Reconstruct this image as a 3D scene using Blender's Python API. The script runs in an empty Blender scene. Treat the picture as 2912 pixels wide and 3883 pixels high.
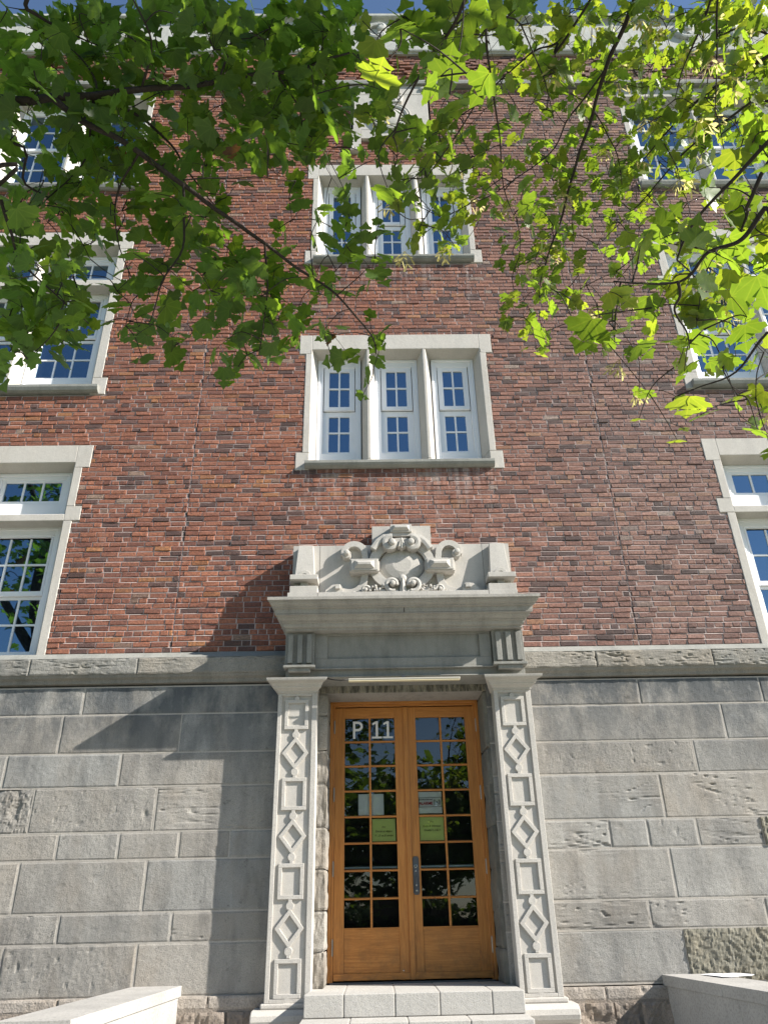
import bpy, bmesh, math, random
import numpy as np
from mathutils import Vector, Matrix, noise, kdtree
random.seed(11)
SC = bpy.context.scene
COL = SC.collection

# ------------------------------------------------------------------ camera
CAM = Vector((-0.32, -8.1, 1.6))
YAW, PITCH, ROLL = (math.radians(a) for a in (1.156, 28.096, -1.253))
FW = Vector((math.sin(YAW)*math.cos(PITCH), math.cos(YAW)*math.cos(PITCH), math.sin(PITCH)))
_r = Vector((math.cos(YAW), -math.sin(YAW), 0)); _u = _r.cross(FW)
RT = _r*math.cos(ROLL) + _u*math.sin(ROLL); UP = -_r*math.sin(ROLL) + _u*math.cos(ROLL)
cd = bpy.data.cameras.new('camera'); co = bpy.data.objects.new('camera', cd); COL.objects.link(co)
co.matrix_world = Matrix(((RT.x, UP.x, -FW.x, CAM.x), (RT.y, UP.y, -FW.y, CAM.y), (RT.z, UP.z, -FW.z, CAM.z), (0, 0, 0, 1)))
cd.sensor_fit = 'VERTICAL'; cd.sensor_height = 24; cd.lens = 2840/3883*24
cd.clip_start = 0.05; cd.clip_end = 500
SC.camera = co

def in_frame(p, m=1.06):
    v = Vector(p) - CAM; z = v.dot(FW)
    if z < .2: return False
    return abs(v.dot(RT)/z) < m*1456/2840 and abs(v.dot(UP)/z) < m*1941.5/2840

# ------------------------------------------------------------------ light
SUN = Vector((-2.95, 1.0, -2.0))               # the way sunlight travels
EL = math.atan2(2.0, math.hypot(2.95, 1.0))
w = bpy.data.worlds.new('World'); SC.world = w; w.use_nodes = True
nt = w.node_tree; bg = nt.nodes['Background']
sky = nt.nodes.new('ShaderNodeTexSky'); sky.sky_type = 'NISHITA'; sky.sun_disc = False
sky.sun_elevation = EL; sky.sun_rotation = math.radians(109.3)
sky.air_density = 1.0; sky.dust_density = 0.4; sky.ozone_density = 3.0
nt.links.new(sky.outputs[0], bg.inputs[0]); bg.inputs[1].default_value = 0.084
sl = bpy.data.lights.new('sun', 'SUN'); sl.energy = 5.0; sl.angle = math.radians(.53); sl.color = (1, .945, .86)
so = bpy.data.objects.new('sun', sl); COL.objects.link(so); so.rotation_euler = SUN.to_track_quat('-Z', 'Y').to_euler()
so.location = (12, -6, 20)
vs = SC.view_settings; vs.view_transform = 'Standard'; vs.look = 'None'; vs.gamma = 1; vs.exposure = 1.12
SC.cycles.max_bounces = 8; SC.cycles.transparent_max_bounces = 8

# ------------------------------------------------------------------ materials
class N:
    def __init__(s, name):
        s.m = bpy.data.materials.new(name); s.m.use_nodes = True; s.t = s.m.node_tree
        s.b = s.t.nodes['Principled BSDF']; s.out = s.t.nodes['Material Output']
        s.tc = s.t.nodes.new('ShaderNodeTexCoord').outputs['Object']
    def n(s, typ, **k):
        nd = s.t.nodes.new(typ)
        for a, v in k.items():
            if hasattr(nd, a): setattr(nd, a, v)
        return nd
    def l(s, a, b): s.t.links.new(a, b)
    def mapped(s, scale=(1, 1, 1), rot=(0, 0, 0)):
        mp = s.n('ShaderNodeMapping'); mp.inputs['Scale'].default_value = scale; mp.inputs['Rotation'].default_value = rot
        s.l(s.tc, mp.inputs[0]); return mp.outputs[0]
    def noise(s, scale, detail=4, rough=.6, vec=None, dist=0):
        nd = s.n('ShaderNodeTexNoise'); nd.inputs['Scale'].default_value = scale; nd.inputs['Detail'].default_value = detail
        nd.inputs['Roughness'].default_value = rough; nd.inputs['Distortion'].default_value = dist
        s.l(vec or s.tc, nd.inputs['Vector']); return nd.outputs['Fac']
    def ramp(s, fac, stops):
        nd = s.n('ShaderNodeValToRGB'); e = nd.color_ramp.elements
        while len(e) < len(stops): e.new(.5)
        for i, (p, c) in enumerate(stops):
            e[i].position = p; e[i].color = (c[0], c[1], c[2], 1) if not isinstance(c, (int, float)) else (c, c, c, 1)
        s.l(fac, nd.inputs[0]); return nd.outputs[0]
    def mix(s, fac, a, b, mode='MIX'):
        nd = s.n('ShaderNodeMix', data_type='RGBA', blend_type=mode)
        for sock, v in ((nd.inputs[0], fac), (nd.inputs[6], a), (nd.inputs[7], b)):
            if hasattr(v, 'links'): s.l(v, sock)
            elif isinstance(v, (int, float)): sock.default_value = v if sock == nd.inputs[0] else (v, v, v, 1)
            else: sock.default_value = (v[0], v[1], v[2], 1)
        return nd.outputs[2]
    def math(s, op, a, b=0.0):
        nd = s.n('ShaderNodeMath', operation=op)
        for sock, v in ((nd.inputs[0], a), (nd.inputs[1], b)):
            if hasattr(v, 'links'): s.l(v, sock)
            else: sock.default_value = v
        return nd.outputs[0]
    def zramp(s, z0, z1):
        sp = s.n('ShaderNodeSeparateXYZ'); s.l(s.tc, sp.inputs[0])
        mr = s.n('ShaderNodeMapRange'); mr.inputs[1].default_value = z0; mr.inputs[2].default_value = z1
        s.l(sp.outputs[2], mr.inputs[0]); return mr.outputs[0]
    def attr(s, name='tone'):
        nd = s.n('ShaderNodeAttribute'); nd.attribute_name = name; return nd.outputs['Color']
    def col(s, c):
        if hasattr(c, 'links'): s.l(c, s.b.inputs['Base Color'])
        else: s.b.inputs['Base Color'].default_value = (c[0], c[1], c[2], 1)
    def bump(s, h, strength=.5, dist=.01):
        nd = s.n('ShaderNodeBump'); nd.inputs['Strength'].default_value = strength; nd.inputs['Distance'].default_value = dist
        s.l(h, nd.inputs['Height']); s.l(nd.outputs[0], s.b.inputs['Normal'])
    def rough(s, r, spec=.3):
        s.b.inputs['Roughness'].default_value = r; s.b.inputs['Specular IOR Level'].default_value = spec

def stone_mat(name, c, var=.18, stain=None, fine=90, bump=.5, dark=.0, warm=0.0, tone=False, bd=.006):
    m = N(name); c = Vector(c)
    a = m.noise(3.1, 5, .62); b = m.noise(fine, 3, .7); g = m.noise(22, 4, .6)
    col = m.mix(a, c*(1-var*1.6), c*(1+var*1.1))
    if tone: col = m.mix(1.0, col, m.attr(), 'MULTIPLY')
    pit = m.noise(46, 4, .75)
    col = m.mix(m.ramp(b, [(.34, .45), (.54, 1)]), c*.5, col)
    col = m.mix(m.math('MULTIPLY', m.ramp(pit, [(.60, 0), (.70, 1)]), .55 if tone else .30), col, c*.32)
    if dark:
        st = m.noise(2.0, 6, .68, m.mapped((2.2, 1, .55)))
        col = m.mix(m.math('MULTIPLY', m.ramp(st, [(.47, 0), (.66, 1)]), dark), col, (.05, .052, .056))
    if warm:
        wn = m.noise(1.7, 4, .6, m.mapped((1.3, 1, .8)))
        col = m.mix(m.math('MULTIPLY', m.ramp(wn, [(.50, 0), (.72, 1)]), warm), col, (.30, .20, .10))
    if stain: col = stain(m, col)
    m.col(col); m.rough(.92, .2)
    h = m.math('ADD', m.math('MULTIPLY', b, .7), m.math('MULTIPLY', g, .9))
    m.bump(h, bump, bd)
    return m.m

def mk_brick():
    m = N('fired_brick')
    c = m.attr()
    v = m.noise(38, 5, .7); s = m.noise(120, 3, .7); big = m.noise(.55, 4, .6)
    w2 = m.noise(17, 4, .65)
    c = m.mix(m.ramp(v, [(.34, .0), (.60, 1)]), m.mix(.62, c, (.030, .025, .027)), c)
    c = m.mix(m.math('MULTIPLY', m.ramp(w2, [(.52, 0), (.70, 1)]), .45), c, m.mix(1.0, c, (1.7, 1.5, 1.3), 'MULTIPLY'))
    c = m.mix(m.math('MULTIPLY', m.ramp(s, [(.58, 0), (.72, 1)]), .4), c, (.42, .33, .28))
    c = m.mix(m.math('MULTIPLY', m.ramp(big, [(.42, 0), (.62, 1)]), .22), c, (.15, .085, .075))
    # pale lime bloom in runs
    ef = m.noise(1.1, 5, .7, m.mapped((3.2, 1, .6)))
    c = m.mix(m.math('MULTIPLY', m.ramp(ef, [(.64, 0), (.78, 1)]), .35), c, (.42, .35, .33))
    # lime and soot runs under the middle sills
    sp = m.n('ShaderNodeSeparateXYZ'); m.l(m.tc, sp.inputs[0])
    inx = m.math('LESS_THAN', m.math('ABSOLUTE', m.math('SUBTRACT', sp.outputs[0], .06)), 1.22)
    run = m.noise(2.4, 5, .7, m.mapped((4.5, 1, .35)))
    for top in (6.55, 10.14):
        dn = m.n('ShaderNodeMapRange'); dn.inputs[1].default_value = top-1.15; dn.inputs[2].default_value = top; m.l(sp.outputs[2], dn.inputs[0])
        k = m.math('MULTIPLY', m.math('MULTIPLY', inx, m.math('LESS_THAN', sp.outputs[2], top)), dn.outputs[0])
        c = m.mix(m.math('MULTIPLY', m.math('MULTIPLY', m.ramp(run, [(.50, 0), (.66, 1)]), k), .55), c, (.45, .40, .38))
        c = m.mix(m.math('MULTIPLY', m.math('MULTIPLY', m.ramp(run, [(.34, 1), (.48, 0)]), k), .55), c, (.05, .035, .033))
    m.col(c); m.rough(.86, .25)
    m.bump(m.math('ADD', m.noise(55, 5, .75), m.math('MULTIPLY', s, .5)), .9, .008)
    return m.m
def mk_mortar():
    m = N('lime_mortar')
    a = m.noise(6, 4, .6); b = m.noise(140, 3, .7)
    c = m.mix(a, (.40, .325, .30), (.64, .55, .52)); c = m.mix(m.ramp(b, [(.3, .6), (.5, 1)]), (.2, .16, .15), c)
    m.col(c); m.rough(.95, .1); m.bump(b, .6, .005); return m.m
def wood(name, axis):
    m = N(name)
    sc = (26, 8, 1.6) if axis == 'z' else (1.6, 8, 26)
    a = m.noise(2.2, 6, .6, m.mapped(sc), .7); f = m.noise(9, 4, .6, m.mapped(sc)); big = m.noise(1.1, 3, .5)
    c = m.ramp(a, [(.25, (.31, .120, .030)), (.5, (.46, .190, .046)), (.75, (.57, .255, .068))])
    c = m.mix(m.math('MULTIPLY', m.ramp(f, [(.55, 0), (.75, 1)]), .35), c, (.20, .072, .02))
    c = m.mix(m.math('MULTIPLY', m.ramp(big, [(.4, 0), (.7, 1)]), .25), c, (.34, .15, .045))
    low = m.zramp(1.7, 1.0); sc2 = m.noise(7, 5, .7)
    c = m.mix(m.math('MULTIPLY', m.math('MULTIPLY', m.ramp(sc2, [(.46, 0), (.62, 1)]), low), .5), c, (.17, .085, .035))
    m.col(c); m.rough(.40, .4); m.bump(f, .2, .002); return m.m
def plain(name, c, r=.5, spec=.4, metal=0, nv=.08, ns=8, bump=0):
    m = N(name); c = Vector(c)
    m.col(m.mix(m.noise(ns, 4), c*(1-nv), c*(1+nv))); m.rough(r, spec); m.b.inputs['Metallic'].default_value = metal
    if bump: m.bump(m.noise(ns*12, 3), bump, .004)
    return m.m
def window_glass():
    m = N('window_glass'); m.col(m.mix(m.noise(.9, 2), (.004, .006, .010), (.012, .015, .02)))
    m.rough(.015, .5); m.b.inputs['IOR'].default_value = 3.4; m.b.inputs['Specular Tint'].default_value = (.52, .78, 1, 1)
    m.bump(m.noise(2.2, 1), .05, .01); return m.m
def door_glass():
    m = N('door_glass')
    tr = m.n('ShaderNodeBsdfTransparent'); tr.inputs[0].default_value = (.93, .96, .94, 1)
    gl = m.n('ShaderNodeBsdfGlossy'); gl.inputs['Roughness'].default_value = .01; gl.inputs[0].default_value = (.95, .97, 1, 1)
    lw = m.n('ShaderNodeFresnel'); lw.inputs[0].default_value = 1.8
    bp = m.n('ShaderNodeBump'); bp.inputs['Strength'].default_value = .06; bp.inputs['Distance'].default_value = .01
    m.l(m.noise(3.0, 2), bp.inputs['Height']); m.l(bp.outputs[0], gl.inputs['Normal'])
    mx = m.n('ShaderNodeMixShader'); m.l(lw.outputs[0], mx.inputs[0]); m.l(tr.outputs[0], mx.inputs[1]); m.l(gl.outputs[0], mx.inputs[2])
    m.l(mx.outputs[0], m.out.inputs[0]); return m.m
def leaf_mat():
    m = N('maple_leaf')
    t = m.attr()
    vein = m.noise(34, 4, .7)
    sp = m.n('ShaderNodeSeparateXYZ'); m.l(m.attr('blade'), sp.inputs[0]); vx, vy = sp.outputs[0], sp.outputs[1]
    rib = None
    for a in (0, .72, -.72, 1.25, -1.25):
        d = m.math('ABSOLUTE', m.math('SUBTRACT', m.math('MULTIPLY', vx, math.cos(a)), m.math('MULTIPLY', vy, math.sin(a))))
        rib = d if rib is None else m.math('MINIMUM', rib, d)
    rib = m.ramp(rib, [(.006, 1), (.022, 0)])
    base = m.mix(m.ramp(vein, [(.35, .72), (.65, 1.0)]), (0, 0, 0), t)
    base = m.mix(.25, t, base); base = m.mix(m.math('MULTIPLY', rib, .22), base, m.mix(1.0, t, (2.2, 1.7, 2.2), 'MULTIPLY'))
    tl = m.n('ShaderNodeBsdfTranslucent')
    tc = m.mix(1.0, base, (5.2, 4.6, 1.5), 'MULTIPLY'); m.l(tc, tl.inputs[0])
    m.col(base); m.rough(.42, .35)
    mx = m.n('ShaderNodeMixShader'); mx.inputs[0].default_value = .46
    m.l(m.b.outputs[0], mx.inputs[1]); m.l(tl.outputs[0], mx.inputs[2]); m.l(mx.outputs[0], m.out.inputs[0]); return m.m

def base_stain(m, col):
    up = m.zramp(2.7, 3.75); n1 = m.noise(1.6, 6, .7, m.mapped((1.6, 1, .9)))
    f = m.math('MULTIPLY', m.ramp(n1, [(.38, 0), (.56, 1)]), m.math('MULTIPLY', up, .85))
    col = m.mix(f, col, (.075, .085, .095))
    n2 = m.noise(3.2, 5, .75, m.mapped((4.5, 1, .4)))
    col = m.mix(m.math('MULTIPLY', m.ramp(n2, [(.60, 0), (.74, 1)]), .40), col, (.40, .40, .385))
    n3 = m.noise(9, 5, .75)
    col = m.mix(m.math('MULTIPLY', m.ramp(n3, [(.62, 0), (.72, 1)]), .55), col, (.06, .058, .055))
    return col
def door_head_stain(m, col):
    n1 = m.noise(5, 6, .72, m.mapped((3, 1, .7)))
    col = m.mix(m.math('MULTIPLY', m.ramp(n1, [(.42, 0), (.58, 1)]), .8), col, (.035, .035, .03))
    n2 = m.noise(7, 5, .7, m.mapped((4, 1, .5)))
    return m.mix(m.math('MULTIPLY', m.ramp(n2, [(.56, 0), (.68, 1)]), .5), col, (.42, .33, .15))
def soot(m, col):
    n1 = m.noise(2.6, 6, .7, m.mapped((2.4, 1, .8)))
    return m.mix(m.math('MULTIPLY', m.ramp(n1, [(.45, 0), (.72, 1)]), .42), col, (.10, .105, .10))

M = dict(
 brick=mk_brick(), mortar=mk_mortar(),
 base=stone_mat('weathered_limestone', (.335, .322, .298), .20, base_stain, 120, .95, .34, .14, True, .007),
 joint=stone_mat('pale_pointing', (.42, .39, .35), .1, None, 160, .4),
 rough=stone_mat('rubble_stone', (.34, .31, .28), .25, None, 70, .9, .25, .22, True, .01),
 jamb=stone_mat('old_jamb_stone', (.34, .315, .28), .2, soot, 80, .9, .45, .2, True, .01),
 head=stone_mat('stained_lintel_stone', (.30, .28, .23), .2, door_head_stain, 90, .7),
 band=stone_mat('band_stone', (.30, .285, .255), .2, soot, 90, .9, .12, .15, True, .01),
 pale=stone_mat('pale_limestone', (.52, .495, .455), .09, None, 170, .6, .07, .0, False, .004),
 carved=stone_mat('carved_limestone', (.52, .495, .455), .10, None, 140, .5, .14, .0, False, .004),
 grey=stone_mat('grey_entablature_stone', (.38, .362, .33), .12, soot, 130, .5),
 frieze=stone_mat('sooty_shaded_frieze_stone', (.30, .295, .27), .16, soot, 120, .6, .25),  # soot-stained grey stone, also darkened to paint in the shade beneath the cornice
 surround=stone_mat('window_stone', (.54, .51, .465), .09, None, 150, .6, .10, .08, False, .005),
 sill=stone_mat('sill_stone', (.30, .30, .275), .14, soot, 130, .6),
 top=stone_mat('cornice_stone', (.50, .50, .47), .08, soot, 60, .4),
 step=stone_mat('step_limestone', (.47, .455, .425), .12, None, 130, .7, .0, .05, False, .005),
 marble=stone_mat('cheek_marble', (.43, .415, .39), .18, None, 60, .25, .10),
 white=plain('white_window_paint', (.79, .80, .82), .35, .4, 0, .03, 5),
 glass=window_glass(), dglass=door_glass(), woodz=wood('oak_upright', 'z'), woodx=wood('oak_rail', 'x'),
 steel=plain('brushed_steel', (.42, .40, .37), .38, .5, .9), gunmetal=plain('dark_grey_metal', (.10, .105, .115), .42, .5, .5),
 chrome=plain('polished_metal', (.62, .62, .62), .25, .5, 1.0),
 letter=plain('white_vinyl', (.72, .72, .72), .5, .3), paper=plain('white_paper', (.86, .88, .88), .7, .2),
 sheet=plain('loose_white_paper', (.85, .86, .9), .7, .2),
 lime=plain('lime_green_paper', (.74, .82, .34), .7, .2, 0, .05), ink=plain('black_ink', (.015, .016, .014), .6, .2),
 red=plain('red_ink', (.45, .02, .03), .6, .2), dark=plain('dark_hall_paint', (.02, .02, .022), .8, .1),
 sealant=plain('dark_sealant', (.055, .04, .04), .8, .1), alu=plain('cream_aluminium', (.40, .38, .33), .4, .4),
 lens=plain('cream_diffuser', (.62, .54, .36), .4, .4), black=plain('black_cable', (.02, .02, .02), .5, .3),
 bark=stone_mat('maple_bark', (.048, .040, .034), .3, None, 60, 1.0, 0, 0, False, .01),
 leaf=leaf_mat(),
 grass=plain('mown_grass', (.06, .10, .03), .9, .1, 0, .4, 3, .8), path=plain('unseen_concrete_bounce_path', (.42, .40, .36), .9, .2, 0, .1, 2, .3),
 shade=plain('white_blind', (.45, .47, .5), .8, .1),
)
def seed_mat():
    m = N('samara_wing'); m.col((.30, .27, .09)); m.rough(.6)
    tl = m.n('ShaderNodeBsdfTranslucent'); tl.inputs[0].default_value = (.75, .68, .28, 1)
    mx = m.n('ShaderNodeMixShader'); mx.inputs[0].default_value = .5
    m.l(m.b.outputs[0], mx.inputs[1]); m.l(tl.outputs[0], mx.inputs[2]); m.l(mx.outputs[0], m.out.inputs[0]); return m.m
M['seed'] = seed_mat()

# ------------------------------------------------------------------ mesh builder
class MB:
    def __init__(s): s.v = []; s.f = []; s.mi = []; s.c = []
    def add(s, vs, fs, mat=0, col=(1, 1, 1)):
        o = len(s.v); s.v += [tuple(p) for p in vs]
        for f in fs: s.f.append(tuple(i+o for i in f)); s.mi.append(mat); s.c.append(col)
        return s
    def box(s, x0, x1, y0, y1, z0, z1, mat=0, col=(1, 1, 1)):
        v = [(x, y, z) for z in (z0, z1) for y in (y0, y1) for x in (x0, x1)]
        return s.add(v, [(0, 2, 3, 1), (4, 5, 7, 6), (0, 1, 5, 4), (2, 6, 7, 3), (0, 4, 6, 2), (1, 3, 7, 5)], mat, col)
    def loft(s, A, B, mat=0, col=(1, 1, 1)):
        n = len(A)
        fs = [tuple(range(n))[::-1], tuple(range(n, 2*n))] + [(i, (i+1) % n, n+(i+1) % n, n+i) for i in range(n)]
        return s.add(list(A)+list(B), fs, mat, col)
    def pz(s, poly, z0, z1, mat=0): return s.loft([(x, y, z0) for x, y in poly], [(x, y, z1) for x, y in poly], mat)
    def px(s, poly, x0, x1, mat=0): return s.loft([(x0, y, z) for y, z in poly], [(x1, y, z) for y, z in poly], mat)
    def py(s, poly, y0, y1, mat=0): return s.loft([(x, y0, z) for x, z in poly], [(x, y1, z) for x, z in poly], mat)
    def tube(s, pts, radii, n=8, mat=0, cap=True):
        pts = [Vector(p) for p in pts]; rings = []
        for i, p in enumerate(pts):
            d = (pts[min(i+1, len(pts)-1)] - pts[max(i-1, 0)])
            if d.length < 1e-9: d = Vector((0, 0, 1))
            d.normalize(); a = d.orthogonal().normalized() if i == 0 else (pa - d*pa.dot(d)).normalized()
            pa = a; b = d.cross(a); r = radii[i] if hasattr(radii, '__len__') else radii
            rings.append([p + (a*math.cos(t*2*math.pi/n) + b*math.sin(t*2*math.pi/n))*r for t in range(n)])
        vs = [q for R in rings for q in R]; fs = []
        for i in range(len(rings)-1):
            for t in range(n): fs.append((i*n+t, i*n+(t+1) % n, (i+1)*n+(t+1) % n, (i+1)*n+t))
        if cap: fs += [tuple(range(n))[::-1], tuple(range((len(rings)-1)*n, len(rings)*n))]
        return s.add(vs, fs, mat)
    def ribbon(s, pts, wd, y0, y1, closed=False, mat=0, crown=0.0, taper=None):
        """flat strap following a path in the XZ plane, standing from y1 (back) out to y0 (front)"""
        P = [Vector((a, b)) for a, b in pts]; n = len(P); L = []; R = []; Mi = []
        for i, p in enumerate(P):
            a = P[i-1] if (i > 0 or closed) else P[i]; b = P[(i+1) % n] if (i < n-1 or closed) else P[i]
            d1 = (p-a); d2 = (b-p)
            d1 = d1.normalized() if d1.length > 1e-9 else d2.normalized(); d2 = d2.normalized() if d2.length > 1e-9 else d1
            t = (d1+d2); t = t.normalized() if t.length > 1e-6 else d1
            nn = Vector((-t.y, t.x)); k = max(.35, nn.dot(Vector((-d1.y, d1.x)))); ww = (wd if taper is None else wd*taper[i])/2/k
            L.append(p+nn*ww); R.append(p-nn*ww); Mi.append(p)
        vs = []
        for a, c, b in zip(L, Mi, R): vs += [(a.x, y0, a.y), (b.x, y0, b.y), (b.x, y1, b.y), (a.x, y1, a.y), (c.x, y0-crown, c.y)]
        fs = []
        for i in range(n if closed else n-1):
            p = i*5; q = ((i+1) % n)*5
            fs += [(p, p+4, q+4, q), (p+4, p+1, q+1, q+4), (p+1, p+2, q+2, q+1), (p+2, p+3, q+3, q+2), (p+3, p, q, q+3)]
        if not closed: fs += [(0, 3, 2, 1, 4), ((n-1)*5, (n-1)*5+4, (n-1)*5+1, (n-1)*5+2, (n-1)*5+3)]
        return s.add(vs, fs, mat)
    def disc(s, cx, cz, r, y0, y1, n=20, mat=0, dome=0.0, rz=None):
        rz = rz or r; ring = [(cx+r*math.cos(2*math.pi*i/n), cz+rz*math.sin(2*math.pi*i/n)) for i in range(n)]
        vs = [(x, y1, z) for x, z in ring]; fs = []; K = 4 if dome else 1
        for k in range(K):
            a = k/K*math.pi/2; vs += [(cx+(x-cx)*math.cos(a), y0-dome*math.sin(a), cz+(z-cz)*math.cos(a)) for x, z in ring]
        for k in range(K):
            for i in range(n): fs.append((k*n+i, k*n+(i+1) % n, (k+1)*n+(i+1) % n, (k+1)*n+i))
        fs.append(tuple(range(K*n, (K+1)*n))); fs.append(tuple(range(n))[::-1])
        return s.add(vs, fs, mat)
    def build(s, name, mats, parent=None, origin=None, fix=True, smooth=False, bevel=0, tone=False):
        if not isinstance(mats, (list, tuple)): mats = [mats]
        me = bpy.data.meshes.new(name)
        vv = s.v if origin is None else [(x-origin[0], y-origin[1], z-origin[2]) for x, y, z in s.v]
        me.from_pydata(vv, [], s.f)
        for m in mats: me.materials.append(m)
        me.polygons.foreach_set('material_index', s.mi)
        if smooth: me.polygons.foreach_set('use_smooth', [True]*len(s.f))
        if fix:
            bm = bmesh.new(); bm.from_mesh(me); bmesh.ops.recalc_face_normals(bm, faces=bm.faces); bm.to_mesh(me); bm.free()
        if tone:
            at = me.color_attributes.new('tone', 'FLOAT_COLOR', 'CORNER')
            arr = np.repeat(np.array([(c[0], c[1], c[2], 1.0) for c in s.c]), [len(f) for f in s.f], axis=0) if not fix else \
                np.array([(s.c[p.index][0], s.c[p.index][1], s.c[p.index][2], 1.0) for p in me.polygons for _ in p.loop_indices])
            at.data.foreach_set('color', arr.astype(np.float32).ravel())
        o = bpy.data.objects.new(name, me); COL.objects.link(o)
        if origin is not None: o.location = origin
        if parent is not None:
            o.parent = parent
            loc = Vector((0, 0, 0)); p = parent
            while p: loc += p.location; p = p.parent
            o.matrix_parent_inverse = Matrix.Translation(-loc)
        if bevel:
            b = o.modifiers.new('bevel', 'BEVEL'); b.width = bevel; b.segments = 2; b.limit_method = 'ANGLE'; b.angle_limit = math.radians(40)
        return o
def tag(o, label, cat, group=None, kind=None):
    if label: o['label'] = label
    if cat: o['category'] = cat
    if group: o['group'] = group
    if kind: o['kind'] = kind
    return o
def empty(name, loc):
    o = bpy.data.objects.new(name, None); COL.objects.link(o); o.location = loc; o.empty_display_size = .3; return o

def arc(cx, cz, r, a0, a1, n=14, r1=None, ez=1.0):
    r1 = r if r1 is None else r1
    return [(cx+(r+(r1-r)*i/n)*math.cos(math.radians(a0+(a1-a0)*i/n)), cz+ez*(r+(r1-r)*i/n)*math.sin(math.radians(a0+(a1-a0)*i/n))) for i in range(n+1)]

# ================================================================== building
B = tag(empty('school_building', (0, 0, 0)), 'red brick school building with grey limestone base and carved stone doorway', 'building')

XW = .06                                        # axis of the window bays
# openings in the brickwork: x0, x1, z0, z1
OPEN = []
def op(x0, x1, z0, z1): OPEN.append((x0, x1, z0, z1))
for xc, dz in ((.057, 0), (.07, 3.595)):       # middle windows
    op(xc-1.328, xc+1.328, 8.41+dz, 8.738+dz); op(xc-1.24, xc+1.24, 6.80+dz, 8.41+dz); op(xc-1.325, xc+1.325, 6.535+dz, 6.80+dz)
for sg in (-1, 1):
    def so_(a, b, z0, z1): op(*(sorted((XW+sg*a, XW+sg*b))), z0, z1)
    so_(3.91, 9, 6.615, 6.945); so_(4.0, 9, 6.06, 6.615); so_(3.91, 9, 5.86, 6.06); so_(4.0, 9, 4.0, 5.86)
    so_(3.90, 9, 10.46, 10.81); so_(3.98, 9, 9.832, 10.46); so_(3.90, 9, 9.715, 9.832); so_(3.98, 9, 8.03, 9.715); so_(3.90, 9, 7.757, 8.03)
    so_(4.01, 9, 11.735, 14.40)
op(-1.221, 1.283, 4.0, 5.38); op(-.308, .38, 5.38, 5.626)
op(-.60, .81, 14.10, 14.40); op(-.575, .785, 12.95, 14.10); op(-.575, -.40, 12.63, 12.95); op(.61, .785, 12.63, 12.95)
op(-9, 9, 14.345, 14.45)
CJ = (-2.56, 2.676)
for x in CJ: op(x-.004, x+.004, 4.0, 14.375)

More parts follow.
